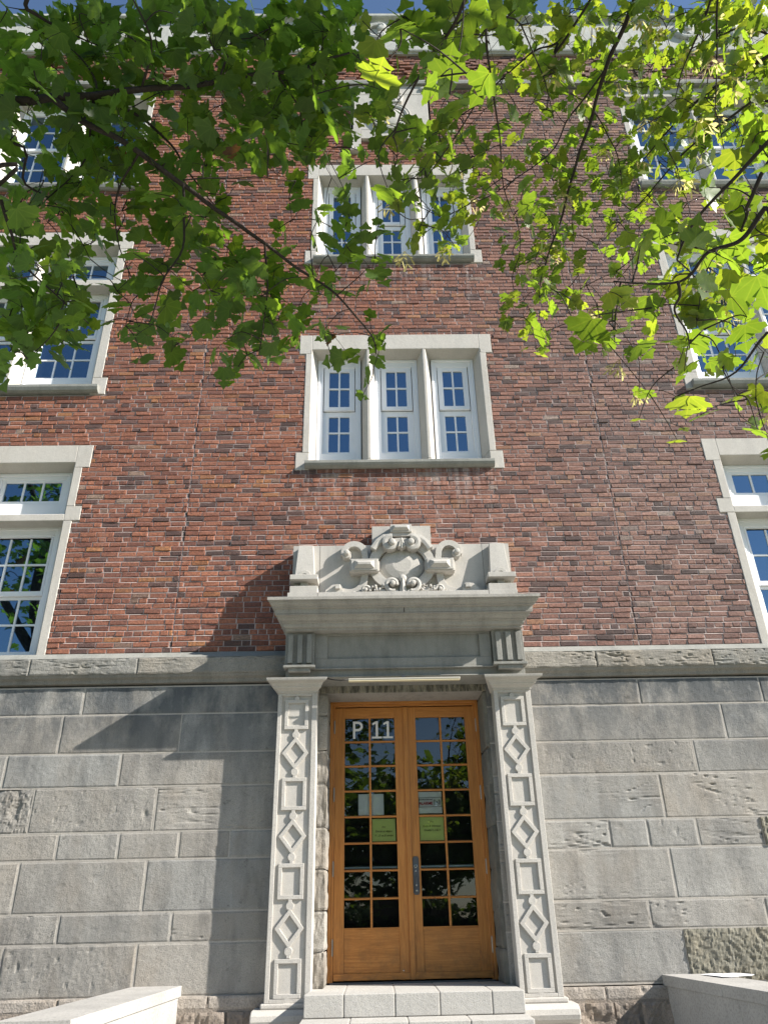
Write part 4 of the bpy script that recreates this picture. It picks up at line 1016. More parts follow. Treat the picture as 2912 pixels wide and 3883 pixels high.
RB = [
 ([(0.14,-6.82,4.5),(0.04,-6.58,4.51),(-0.08,-6.35,4.51),(-0.17,-6.15,4.5),(-0.2,-6.02,4.53)], 0.008, 0.003),
 ([(0.17,-6.55,5.03),(0.19,-6.31,5.03),(0.26,-6.0,4.96),(0.32,-5.78,4.92),(0.38,-5.53,4.85),(0.44,-5.43,4.75)], 0.007, 0.002),
 ([(1.16,-6.21,5.87),(1.11,-5.89,5.85),(1.02,-5.6,5.72),(1.0,-5.36,5.69),(0.93,-5.09,5.52),(0.9,-4.8,5.43),(0.83,-4.64,5.31),(0.8,-4.45,5.13)], 0.015, 0.003),
 ([(0.34,-6.19,5.51),(0.44,-6.01,5.39),(0.56,-5.83,5.27),(0.64,-5.69,5.15)], 0.005, 0.002),
 ([(2.16,-5.86,5.72),(1.91,-5.66,5.75),(1.6,-5.38,5.73),(1.46,-5.2,5.67),(1.37,-5.08,5.62)], 0.012, 0.003),
 ([(1.49,-6.15,5.83),(1.47,-5.94,5.74),(1.41,-5.68,5.62),(1.39,-5.53,5.54)], 0.009, 0.002),
 ([(1.32,-6.3,5.5),(1.36,-6.12,5.4),(1.41,-5.88,5.24),(1.45,-5.72,5.12)], 0.007, 0.002),
 ([(1.04,-6.69,3.73),(0.95,-6.58,3.72),(0.81,-6.39,3.65),(0.75,-6.25,3.57)], 0.009, 0.003),
 ([(1.02,-6.64,3.58),(0.93,-6.49,3.52),(0.88,-6.41,3.48),(0.79,-6.36,3.49),(0.72,-6.27,3.45),(0.53,-6.22,3.49)], 0.01, 0.003),
 ([(0.71,-6.27,3.45),(0.72,-6.24,3.41),(0.71,-6.2,3.38),(0.75,-6.16,3.31),(0.76,-6.12,3.26)], 0.006, 0.002),
 ([(1.02,-5.6,5.72),(0.88,-5.32,5.71),(0.79,-5.09,5.69),(0.47,-4.87,5.6),(0.18,-4.74,5.54)], 0.006, 0.002),
 ([(1.0,-5.36,5.69),(1.18,-5.17,5.63),(1.23,-5.02,5.49)], 0.005, 0.002),
 ([(0.82,-5.91,5.72),(0.7,-5.77,5.67),(0.56,-5.7,5.66),(0.29,-5.42,5.66),(0.06,-5.27,5.58)], 0.007, 0.002),
 ([(2.27,-5.52,5.84),(2.0,-5.3,5.86),(1.7,-5.01,5.81),(1.52,-4.77,5.71),(1.27,-4.5,5.59)], 0.01, 0.002),
 ([(2.24,-5.69,6.22),(1.95,-5.51,6.27),(1.68,-5.35,6.3),(1.46,-5.21,6.3)], 0.008, 0.002),
 ([(1.03,-6.45,3.26),(0.93,-6.3,3.18),(0.87,-6.21,3.11),(0.75,-6.12,3.09)], 0.006, 0.002),
 ([(1.12,-6.47,3.94),(1.05,-6.22,3.8),(1.07,-6.04,3.77)], 0.008, 0.002),
 ([(0.26,-6.0,4.96),(0.06,-5.68,4.89),(-0.07,-5.53,4.78)], 0.004, 0.002),
]
LLEAF = """-190,-608,530,146 -199,-611,523,118 -190,-621,517,120 -190,-605,540,121 -186,-603,535,121 -175,-609,527,104 -169,-604,543,137 -179,-604,543,146 -176,-603,542,108 -178,-603,538,154 -169,-609,532,96 -172,-609,539,92 -156,-602,537,125 -154,-623,514,98 -149,-613,523,111 -153,-619,521,118 -160,-605,546,87 -148,-629,506,131 -177,-578,590,109 -159,-603,541,139 -145,-613,518,138 -150,-594,571,86 -139,-613,519,136 -149,-609,541,109 -131,-596,558,137 -128,-615,525,114 -122,-619,525,152 -131,-615,516,135 -127,-612,517,99 -121,-586,568,119 -108,-631,491,118 -112,-619,512,89 -120,-606,534,93 -112,-609,526,122 -117,-601,559,103 -121,-611,537,88 -122,-600,560,107 -116,-601,548,131 -117,-610,540,141 -112,-607,529,109 -115,-596,553,99 -104,-610,530,131 -104,-606,532,108 -104,-602,538,87 -100,-619,522,151 -104,-619,521,92 -110,-604,551,143 -103,-621,513,102 -118,-583,583,138 -111,-593,569,94 -119,-588,583,148 -88,-608,532,147 -104,-574,594,136 -84,-623,502,89 -92,-608,530,104 -96,-595,554,98 -87,-614,521,155 -91,-590,560,130 -100,-596,552,135 -95,-604,547,144 -81,-608,535,112 -78,-592,556,138 -74,-607,545,143 -80,-582,594,93 -88,-590,568,138 -74,-580,593,117 -77,-579,576,102 -68,-608,542,120 -72,-608,544,98 -68,-586,582,105 -61,-589,580,151 -59,-588,561,120 -50,-584,592,127 -61,-595,566,138 -50,-599,546,144 -54,-580,582,138 -40,-599,562,141 -45,-574,590,130 -35,-582,586,143 -44,-571,601,124 -204,-590,547,140 -205,-596,531,146 -191,-610,512,149 -209,-588,544,151 -196,-587,558,127 -179,-601,516,125 -172,-626,484,146 -186,-597,537,105 -182,-600,536,116 -170,-612,505,139 -172,-606,509,147 -169,-597,524,99 -169,-611,512,129 -172,-595,548,142 -174,-596,533,131 -177,-599,538,127 -182,-595,538,126 -158,-600,520,152 -172,-585,562,144 -162,-593,540,140 -163,-601,516,94 -144,-617,498,114 -156,-600,519,118 -168,-582,547,121 -161,-588,551,107 -141,-624,495,91 -155,-603,527,151 -144,-604,511,89 -147,-591,533,145 -153,-579,567,136 -146,-609,514,122 -129,-623,491,108 -156,-589,537,147 -141,-605,515,91 -126,-613,500,88 -128,-615,493,122 -138,-600,518,123 -135,-586,542,109 -136,-605,515,139 -123,-594,533,111 -114,-615,507,95 -132,-573,579,109 -120,-594,529,124 -124,-592,538,153 -121,-589,539,146 -120,-603,518,133 -105,-590,538,108 -113,-579,575,128 -108,-600,534,117 -110,-581,563,129 -105,-586,543,139 -122,-565,583,119 -95,-587,546,132 -102,-578,564,86 -99,-583,563,90 -101,-565,579,128 -96,-605,510,110 -99,-584,565,135 -90,-590,547,95 -93,-597,535,137 -98,-602,529,154 -91,-602,516,130 -83,-594,535,106 -84,-594,549,141 -89,-578,562,118 -87,-591,545,91 -84,-589,554,142 -80,-569,572,143 -79,-592,536,143 -83,-597,529,108 -97,-551,613,115 -83,-563,588,100 -83,-590,555,152 -68,-556,604,110 -69,-589,553,106 -61,-594,541,95 -64,-573,566,115 -80,-555,617,114 -67,-559,597,135 -75,-580,561,151 -69,-604,528,131 -71,-584,567,140 -69,-589,546,132 -66,-556,596,101 -64,-549,624,137 -51,-571,572,116 -60,-574,575,90 -59,-577,568,136 -60,-595,543,105 -52,-577,555,106 -51,-582,548,109 -62,-546,618,98 -61,-593,548,129 -48,-588,559,131 -62,-580,565,133 -57,-575,579,135 -46,-596,540,98 -47,-565,592,142 -48,-589,557,122 -41,-598,536,145 -36,-585,558,147 -45,-565,585,145 -42,-573,566,103 -206,-592,525,102 -199,-601,509,87 -188,-607,492,148 -192,-592,512,138 -189,-609,497,146 -194,-604,508,154 -172,-617,477,110 -179,-609,495,103 -178,-599,517,113 -180,-602,508,135 -208,-557,576,125 -172,-587,537,98 -175,-588,536,98 -189,-562,578,133 -173,-586,518,132 -176,-581,531,91 -167,-596,510,86 -167,-604,508,142 -193,-572,552,140 -164,-576,550,89 -160,-588,530,88 -161,-599,516,100 -156,-601,507,121 -155,-597,506,103 -169,-588,526,149 -162,-588,528,138 -146,-598,506,128 -161,-581,548,134 -140,-597,503,144 -141,-598,500,104 -147,-596,518,146 -139,-576,552,138 -132,-600,513,154 -128,-599,517,135 -136,-595,522,106 -125,-598,500,99 -146,-568,548,116 -135,-579,530,131 -122,-591,525,139 -115,-598,502,127 -122,-572,552,127 -116,-585,521,103 -123,-570,548,112 -108,-593,516,104 -116,-578,547,140 -114,-587,529,95 -113,-579,538,140 -92,-587,520,143 -95,-584,527,113 -94,-570,546,122 -105,-569,550,96 -97,-569,552,119 -102,-578,552,109 -97,-584,539,141 -96,-577,538,89 -96,-561,559,134 -100,-566,563,119 -103,-574,551,113 -77,-598,503,131 -78,-599,513,151 -94,-558,588,145 -85,-566,554,102 -85,-577,540,135 -90,-565,557,154 -85,-563,559,93 -81,-576,534,89 -80,-566,551,115 -84,-563,572,123 -81,-560,579,100 -80,-556,584,146 -67,-561,558,117 -78,-558,562,142 -79,-548,594,145 -69,-572,547,145 -64,-591,514,124 -76,-570,552,117 -72,-556,567,114 -66,-572,542,148 -60,-564,560,115 -56,-583,540,132 -60,-563,567,129 -53,-551,579,112 -51,-556,579,98 -64,-561,559,151 -61,-565,552,102 -61,-565,562,89 -67,-544,607,140 -57,-568,555,102 -50,-560,575,119 -60,-579,552,116 -56,-584,530,87 -60,-568,546,118 -52,-587,531,121 -50,-569,561,147 -58,-585,539,144 -55,-568,567,86 -42,-572,560,154 -37,-567,565,126 -36,-556,566,109 -40,-566,570,93 -48,-560,576,134 -48,-561,579,135 -188,-602,486,126 -199,-589,496,119 -181,-606,480,153 -199,-586,500,98 -184,-600,484,91 -196,-595,501,107 -207,-583,515,144 -191,-604,475,139 -198,-593,490,125 -189,-588,511,99 -191,-588,507,111 -192,-568,528,138 -167,-609,481,98 -192,-574,531,131 -178,-593,488,116 -166,-615,467,148 -183,-587,505,136 -157,-603,470,120 -172,-589,497,87 -173,-597,490,147 -181,-577,521,85 -165,-598,487,98 -161,-601,489,95 -179,-565,529,85 -168,-592,494,94 -179,-572,533,91 -165,-597,490,85 -157,-602,474,139 -175,-587,510,119 -154,-591,495,121 -155,-590,503,144 -164,-577,528,150 -154,-588,508,113 -157,-589,505,149 -174,-570,527,109 -164,-578,511,85 -159,-595,483,110 -147,-601,482,102 -151,-586,504,94 -151,-577,520,104 -166,-556,542,109 -160,-558,552,102 -146,-587,496,149 -143,-595,488,153 -140,-609,468,100 -140,-558,559,106 -132,-574,519,96 -139,-581,525,127 -141,-581,525,112 -147,-559,547,102 -141,-564,547,104 -139,-570,541,114 -123,-565,528,97 -117,-586,510,128 -125,-557,542,116 -123,-562,540,134 -106,-588,511,112 -117,-573,536,140 -122,-564,545,127 -114,-568,525,106 -95,-575,521,154 -100,-582,512,142 -97,-583,516,124 -94,-599,494,125 -85,-554,545,140 -80,-561,539,134 -83,-550,551,93 -88,-539,570,104 -83,-539,583,140 -85,-582,515,94 -91,-558,548,132 -79,-567,534,99 -95,-532,589,109 -72,-545,571,112 -76,-550,559,114 -70,-546,561,151 -79,-550,554,113 -67,-554,552,93 -70,-570,524,123 -65,-559,554,109 -74,-564,542,121 -72,-550,572,109 -65,-558,554,131 -79,-557,561,106 -74,-571,533,107 -55,-583,507,115 -50,-564,551,92 -50,-565,540,91 -62,-534,591,138 -61,-570,521,134 -60,-557,546,118 -65,-533,596,115 -53,-556,542,155 -65,-554,553,120 -57,-544,573,152 -63,-553,564,107 -39,-545,559,142 -44,-555,545,152 -47,-537,578,149 -40,-536,571,99 -42,-534,588,99 -41,-545,572,146 -39,-539,580,100 -45,-566,540,118 -21,-539,577,108 -30,-557,560,96 -24,-567,537,118 -26,-529,599,109 -23,-584,514,109 -22,-538,571,130 -22,-557,557,135 -28,-536,593,111 -26,-549,551,90 -26,-539,568,87 -204,-580,501,106 -199,-575,503,98 -183,-599,476,121 -230,-545,552,98 -196,-585,488,90 -228,-547,541,153 -209,-569,505,85 -197,-592,478,129 -178,-599,474,91 -185,-576,506,90 -175,-597,468,96 -183,-589,476,146 -174,-573,497,122 -190,-555,527,144 -186,-557,536,150 -165,-594,472,113 -183,-556,534,133 -175,-551,532,126 -148,-599,470,150 -158,-590,488,116 -160,-568,506,123 -158,-577,490,151 -165,-575,504,135 -162,-574,498,125 -168,-554,525,86 -153,-563,510,119 -152,-571,511,153 -145,-575,506,110 -143,-577,492,91 -140,-580,484,91 -140,-591,474,145 -154,-575,510,101 -145,-543,539,129 -139,-565,510,106 -148,-559,520,89 -142,-578,502,100 -155,-551,544,99 -133,-583,483,113 -135,-536,560,131 -126,-554,542,87 -133,-547,539,117 -133,-562,527,151 -120,-585,483,95 -123,-537,562,146 -114,-571,509,115 -110,-580,487,154 -115,-570,512,143 -93,-585,489,109 -93,-561,528,130 -95,-581,493,129 -107,-560,533,110 -105,-552,532,113 -99,-573,508,88 -97,-575,491,123 -105,-560,534,94 -86,-573,510,99 -87,-526,577,109 -85,-527,561,136 -94,-548,546,136 -87,-532,557,97 -88,-578,498,128 -81,-546,535,126 -92,-544,540,101 -84,-534,569,147 -83,-590,473,103 -87,-563,525,130 -71,-538,559,153 -77,-547,544,153 -85,-520,571,133 -72,-563,516,149 -72,-553,526,153 -76,-553,524,144 -73,-535,556,143 -64,-575,494,131 -65,-532,557,91 -64,-529,560,100 -54,-541,557,145 -59,-528,559,150 -63,-524,576,132 -55,-546,549,136 -58,-522,576,106 -52,-534,570,151 -67,-510,589,115 -54,-553,538,85 -64,-524,579,86 -62,-551,542,111 -54,-545,546,101 -44,-528,574,146 -39,-538,550,136 -46,-585,484,131 -48,-527,575,109 -208,-566,494,136 -219,-543,518,130 -220,-544,533,108 -211,-565,504,86 -240,-529,556,137 -196,-558,505,98 -181,-572,479,128 -205,-539,524,130 -183,-569,498,95 -174,-569,493,107 -187,-539,528,105 -175,-575,486,107 -184,-563,505,105 -165,-593,464,114 -188,-548,518,137 -190,-554,516,114 -173,-570,498,100 -187,-544,529,145 -161,-588,471,107 -180,-553,508,92 -178,-542,534,154 -184,-531,539,111 -173,-545,517,102 -166,-568,494,111 -165,-568,490,86 -175,-544,532,102 -163,-574,481,119 -171,-558,512,149 -156,-573,488,135 -164,-579,478,115 -168,-549,520,137 -157,-560,492,95 -142,-580,476,122 -147,-560,501,145 -144,-567,487,86 -157,-560,495,145 -138,-587,463,132 -148,-573,486,90 -124,-582,465,113 -141,-561,506,147 -129,-583,463,153 -126,-549,512,89 -126,-572,479,96 -134,-526,537,88 -130,-539,531,105 -116,-571,480,121 -135,-527,536,96 -127,-577,485,112 -117,-578,470,149 -129,-521,544,109 -108,-565,501,100 -111,-569,494,109 -105,-569,480,85 -110,-567,497,135 -121,-556,512,145 -113,-550,511,147 -101,-564,492,135 -94,-581,472,90 -106,-555,511,111 -96,-560,501,138 -94,-559,499,144 -93,-577,485,129 -89,-538,525,90 -88,-554,499,129 -88,-566,492,153 -82,-572,488,108 -90,-534,525,136 -87,-576,485,89 -89,-556,501,93 -79,-536,527,120 -72,-588,470,133 -72,-527,553,112 -71,-567,482,123 -71,-542,537,131 -68,-534,541,101 -73,-571,495,116 -70,-563,491,123 -72,-530,542,129 -63,-565,488,130 -52,-550,511,99 -59,-495,583,110 -58,-519,564,87 -58,-526,542,87 -63,-560,497,141 -65,-531,535,112 -57,-554,513,112 -61,-559,502,147 -61,-568,493,93 -42,-528,539,132 -40,-550,526,103 -25,-539,535,127 -24,-521,549,131 -33,-559,502,89 -214,-550,490,90 -225,-531,522,135 -192,-578,453,153 -222,-525,518,150 -230,-526,531,132 -221,-522,519,120 -195,-548,504,132 -194,-544,492,139 -207,-515,529,111 -194,-525,517,126 -188,-550,485,125 -188,-535,509,116 -193,-544,506,131 -188,-542,502,151 -175,-559,486,104 -190,-533,512,124 -180,-552,493,109 -193,-530,515,130 -199,-525,529,128 -167,-555,494,146 -159,-574,459,124 -180,-520,534,133 -174,-551,486,88 -161,-562,485,111 -155,-571,472,89 -173,-541,515,145 -182,-534,505,153 -173,-548,502,148 -159,-544,501,86 -147,-557,475,116 -138,-576,462,118 -146,-569,473,111 -148,-558,483,145 -125,-586,439,144 -134,-572,474,117 -136,-517,526,153 -131,-548,494,140 -127,-552,487,136 -127,-570,477,95 -127,-565,474,150 -107,-571,474,151 -118,-516,531,115 -112,-559,477,118 -95,-550,493,142 -69,-541,503,130 -69,-539,500,99 -43,-508,555,137 -188,-586,425,137 -204,-561,465,89 -186,-584,439,107 -189,-581,429,93 -176,-607,411,129 -197,-566,454,93 -196,-561,455,100 -166,-602,403,140 -179,-591,417,133 -202,-529,498,124 -199,-534,498,101 -191,-564,455,126 -196,-549,477,124 -204,-538,495,146 -177,-583,431,124 -214,-526,495,100 -189,-529,510,108 -180,-555,477,139 -196,-531,488,154 -183,-551,476,104 -188,-536,487,143 -155,-566,451,97 -188,-519,510,94 -177,-525,493,91 -173,-537,487,88 -166,-545,478,148 -193,-498,525,117 -168,-556,468,118 -144,-573,438,99 -149,-549,474,137 -161,-545,470,98 -146,-553,471,99 -150,-542,481,123 -148,-539,494,147 -144,-545,481,122 -141,-536,487,90 -151,-535,491,148 -137,-549,476,134 -118,-565,462,107 -110,-576,439,150 -125,-558,457,92 -130,-550,470,144 -117,-579,433,131 -115,-556,469,111 -106,-555,461,106 -125,-515,510,93 -112,-544,476,128 -110,-538,487,127 -113,-542,477,112 -107,-543,485,115 -67,-547,481,150 -54,-572,439,86 -59,-476,560,113 -44,-502,541,133 -42,-537,483,141 -49,-486,560,117 -197,-555,442,128 -212,-530,483,135 -187,-572,431,132 -200,-557,437,142 -219,-510,504,101 -176,-577,415,129 -193,-524,474,88 -203,-513,505,125 -210,-502,498,151 -196,-518,496,152 -194,-495,506,99 -171,-530,472,89 -182,-517,498,95 -165,-534,470,119 -187,-518,495,128 -154,-531,479,141 -132,-548,462,135 -139,-540,466,153 -131,-545,457,91 -122,-541,458,92 -122,-537,462,103 -123,-546,458,114 -129,-523,473,129 -121,-551,454,131 -116,-562,445,147 -116,-515,498,138 -122,-526,471,132 -116,-544,457,85 -103,-555,450,141 -109,-553,441,131 -108,-553,442,118 -121,-530,472,148 -121,-529,477,134 -102,-516,482,127 -102,-533,479,126 -73,-539,463,114 -80,-523,488,107 -70,-550,444,97 -53,-517,491,133 -51,-540,457,137 -61,-509,493,134 -41,-537,475,91 -40,-528,474,136 -50,-533,476,92 -45,-547,462,118 -33,-529,478,117 -25,-522,494,92 -23,-536,471,139 -177,-593,387,103 -199,-552,432,107 -189,-561,417,89 -189,-564,423,110 -225,-523,471,152 -197,-552,426,154 -198,-554,435,93 -163,-605,379,99 -166,-597,390,103 -197,-555,424,102 -193,-568,411,146 -191,-569,422,151 -176,-566,424,125 -168,-572,410,126 -187,-558,425,130 -161,-583,398,86 -171,-589,402,104 -172,-555,431,86 -177,-537,455,89 -220,-452,533,123 -198,-493,494,131 -170,-545,434,123 -153,-588,394,89 -213,-480,505,151 -188,-513,482,132 -173,-508,482,129 -163,-520,461,137 -135,-572,418,125 -136,-541,439,134 -136,-550,438,93 -136,-548,429,143 -123,-554,422,154 -127,-534,455,107 -126,-542,442,95 -111,-542,435,93 -119,-519,476,98 -104,-556,426,140 -110,-542,441,120 -112,-551,425,86 -110,-546,438,109 -111,-535,452,127 -99,-508,479,131 -90,-550,440,145 -105,-516,473,91 -107,-524,461,139 -98,-515,473,144 -97,-551,426,130 -116,-488,494,98 -106,-528,462,144 -79,-528,456,89 -87,-546,433,138 -82,-524,457,123 -82,-519,460,122 -92,-530,454,149 -80,-529,465,140 -70,-524,453,113 -57,-557,418,106 -64,-497,486,94 -53,-527,451,106 -51,-506,470,116 -40,-531,456,145 -40,-522,467,151 -37,-547,442,85 -22,-531,459,98 -25,-518,469,100 -197,-538,423,141 -181,-582,385,149 -176,-575,394,104 -204,-535,428,107 -157,-616,358,120 -209,-529,432,120 -205,-539,435,115 -187,-563,401,91 -176,-573,395,136 -213,-522,454,88 -199,-548,424,128 -206,-528,437,112 -198,-524,435,86 -189,-534,440,92 -193,-528,444,125 -186,-536,425,92 -182,-545,415,87 -176,-555,409,112 -185,-552,415,86 -194,-533,440,103 -186,-551,410,86 -180,-549,410,138 -163,-587,381,120 -180,-538,430,133 -177,-548,423,113 -175,-527,434,133 -170,-558,412,118 -169,-545,422,136 -182,-516,451,123 -157,-568,397,86 -207,-476,488,126 -167,-560,403,96 -165,-530,442,101 -147,-578,382,137 -169,-504,462,109 -156,-518,453,96 -158,-527,430,147 -155,-508,464,115 -156,-502,472,95 -141,-546,426,121 -141,-537,430,108 -132,-553,420,89 -121,-530,444,105 -124,-539,420,117 -121,-522,437,122 -137,-500,473,100 -142,-496,460,130 -114,-511,451,142 -109,-533,437,145 -114,-527,449,145 -112,-504,452,121 -101,-560,404,88 -93,-544,431,139 -92,-536,433,126 -101,-528,437,112 -95,-547,418,100 -89,-545,425,104 -103,-505,461,114 -101,-512,445,125 -108,-502,471,118 -100,-510,456,105 -80,-518,446,150 -89,-533,428,93 -96,-486,480,87 -79,-523,445,150 -82,-508,464,131 -89,-525,447,148 -89,-508,448,150 -95,-507,464,151 -81,-505,468,121 -83,-491,475,150 -63,-482,485,111 -52,-500,466,140 -62,-480,491,89 -62,-516,442,95 -65,-497,474,86 -46,-520,446,142 -37,-515,450,93 -32,-511,460,134 -26,-541,433,151 -190,-558,388,86 -199,-534,406,92 -201,-539,405,97 -197,-547,407,136 -183,-561,386,103 -193,-552,391,141 -197,-541,411,102 -197,-552,401,88 -194,-552,394,104 -199,-530,419,116 -205,-520,421,106 -184,-555,393,113 -201,-536,407,121 -183,-557,393,91 -186,-552,394,93 -212,-529,423,102 -193,-537,417,151 -172,-575,380,137 -182,-551,397,96 -178,-546,401,132 -189,-524,426,103 -167,-568,387,127 -169,-571,380,134 -170,-571,388,112 -166,-567,377,93 -180,-541,416,149 -183,-540,403,91 -161,-556,394,92 -156,-566,389,94 -179,-532,418,117 -160,-576,376,94 -189,-518,423,141 -179,-528,422,129 -169,-536,416,152 -151,-578,372,114 -182,-508,443,98 -172,-503,441,88 -164,-532,411,101 -162,-505,433,110 -149,-501,446,91 -143,-531,424,113 -154,-497,439,131 -139,-514,425,107 -138,-518,426,155 -112,-551,407,139 -127,-539,408,85 -139,-502,445,131 -120,-552,400,141 -117,-500,445,114 -106,-528,424,154 -122,-493,444,130 -111,-538,404,125 -112,-520,433,96 -114,-497,443,129 -104,-487,457,140 -100,-489,448,151 -100,-514,425,88 -102,-514,439,154 -84,-529,427,146 -83,-514,431,105 -86,-481,458,143 -89,-508,431,93 -88,-486,461,93 -80,-513,424,128 -78,-534,421,109 -88,-511,428,133 -81,-527,425,110 -81,-478,472,112 -68,-493,453,151 -72,-491,444,108 -65,-515,435,109 -66,-530,415,155 -76,-487,465,90 -79,-439,496,94 -54,-515,423,92 -55,-523,417,104 -56,-481,455,135 -55,-486,447,88 -64,-498,442,149 -46,-485,453,99 -23,-495,443,100 -31,-476,469,87 -171,-585,347,97 -202,-532,405,150 -192,-543,392,112 -181,-560,379,106 -192,-537,395,127 -181,-546,392,114 -176,-549,392,150 -186,-537,387,99 -172,-567,363,114 -186,-543,390,104 -176,-533,392,113 -178,-520,414,104 -173,-529,403,143 -173,-531,403,107 -167,-557,381,123 -137,-557,383,89 -143,-520,402,130 -147,-517,416,132 -124,-512,424,131 -129,-515,418,99 -135,-500,426,114 -130,-507,411,132 -112,-509,412,104 -100,-521,409,85 -113,-473,441,111 -95,-508,426,142 -100,-510,421,96 -104,-501,431,117 -103,-495,421,122 -93,-490,425,143 -80,-507,416,149 -87,-500,425,135 -89,-470,448,149 -92,-496,433,103 -72,-485,442,106 -74,-521,411,94 -59,-467,462,117 -54,-481,447,91 -51,-502,415,138 -42,-484,433,140 -30,-492,437,89 -29,-505,421,91 -29,-487,439,101 -26,-465,445,113 -25,-485,441,110 -196,-542,373,151 -110,-478,423,130 -108,-497,408,125 -33,-461,435,154 -36,-442,437,100"""
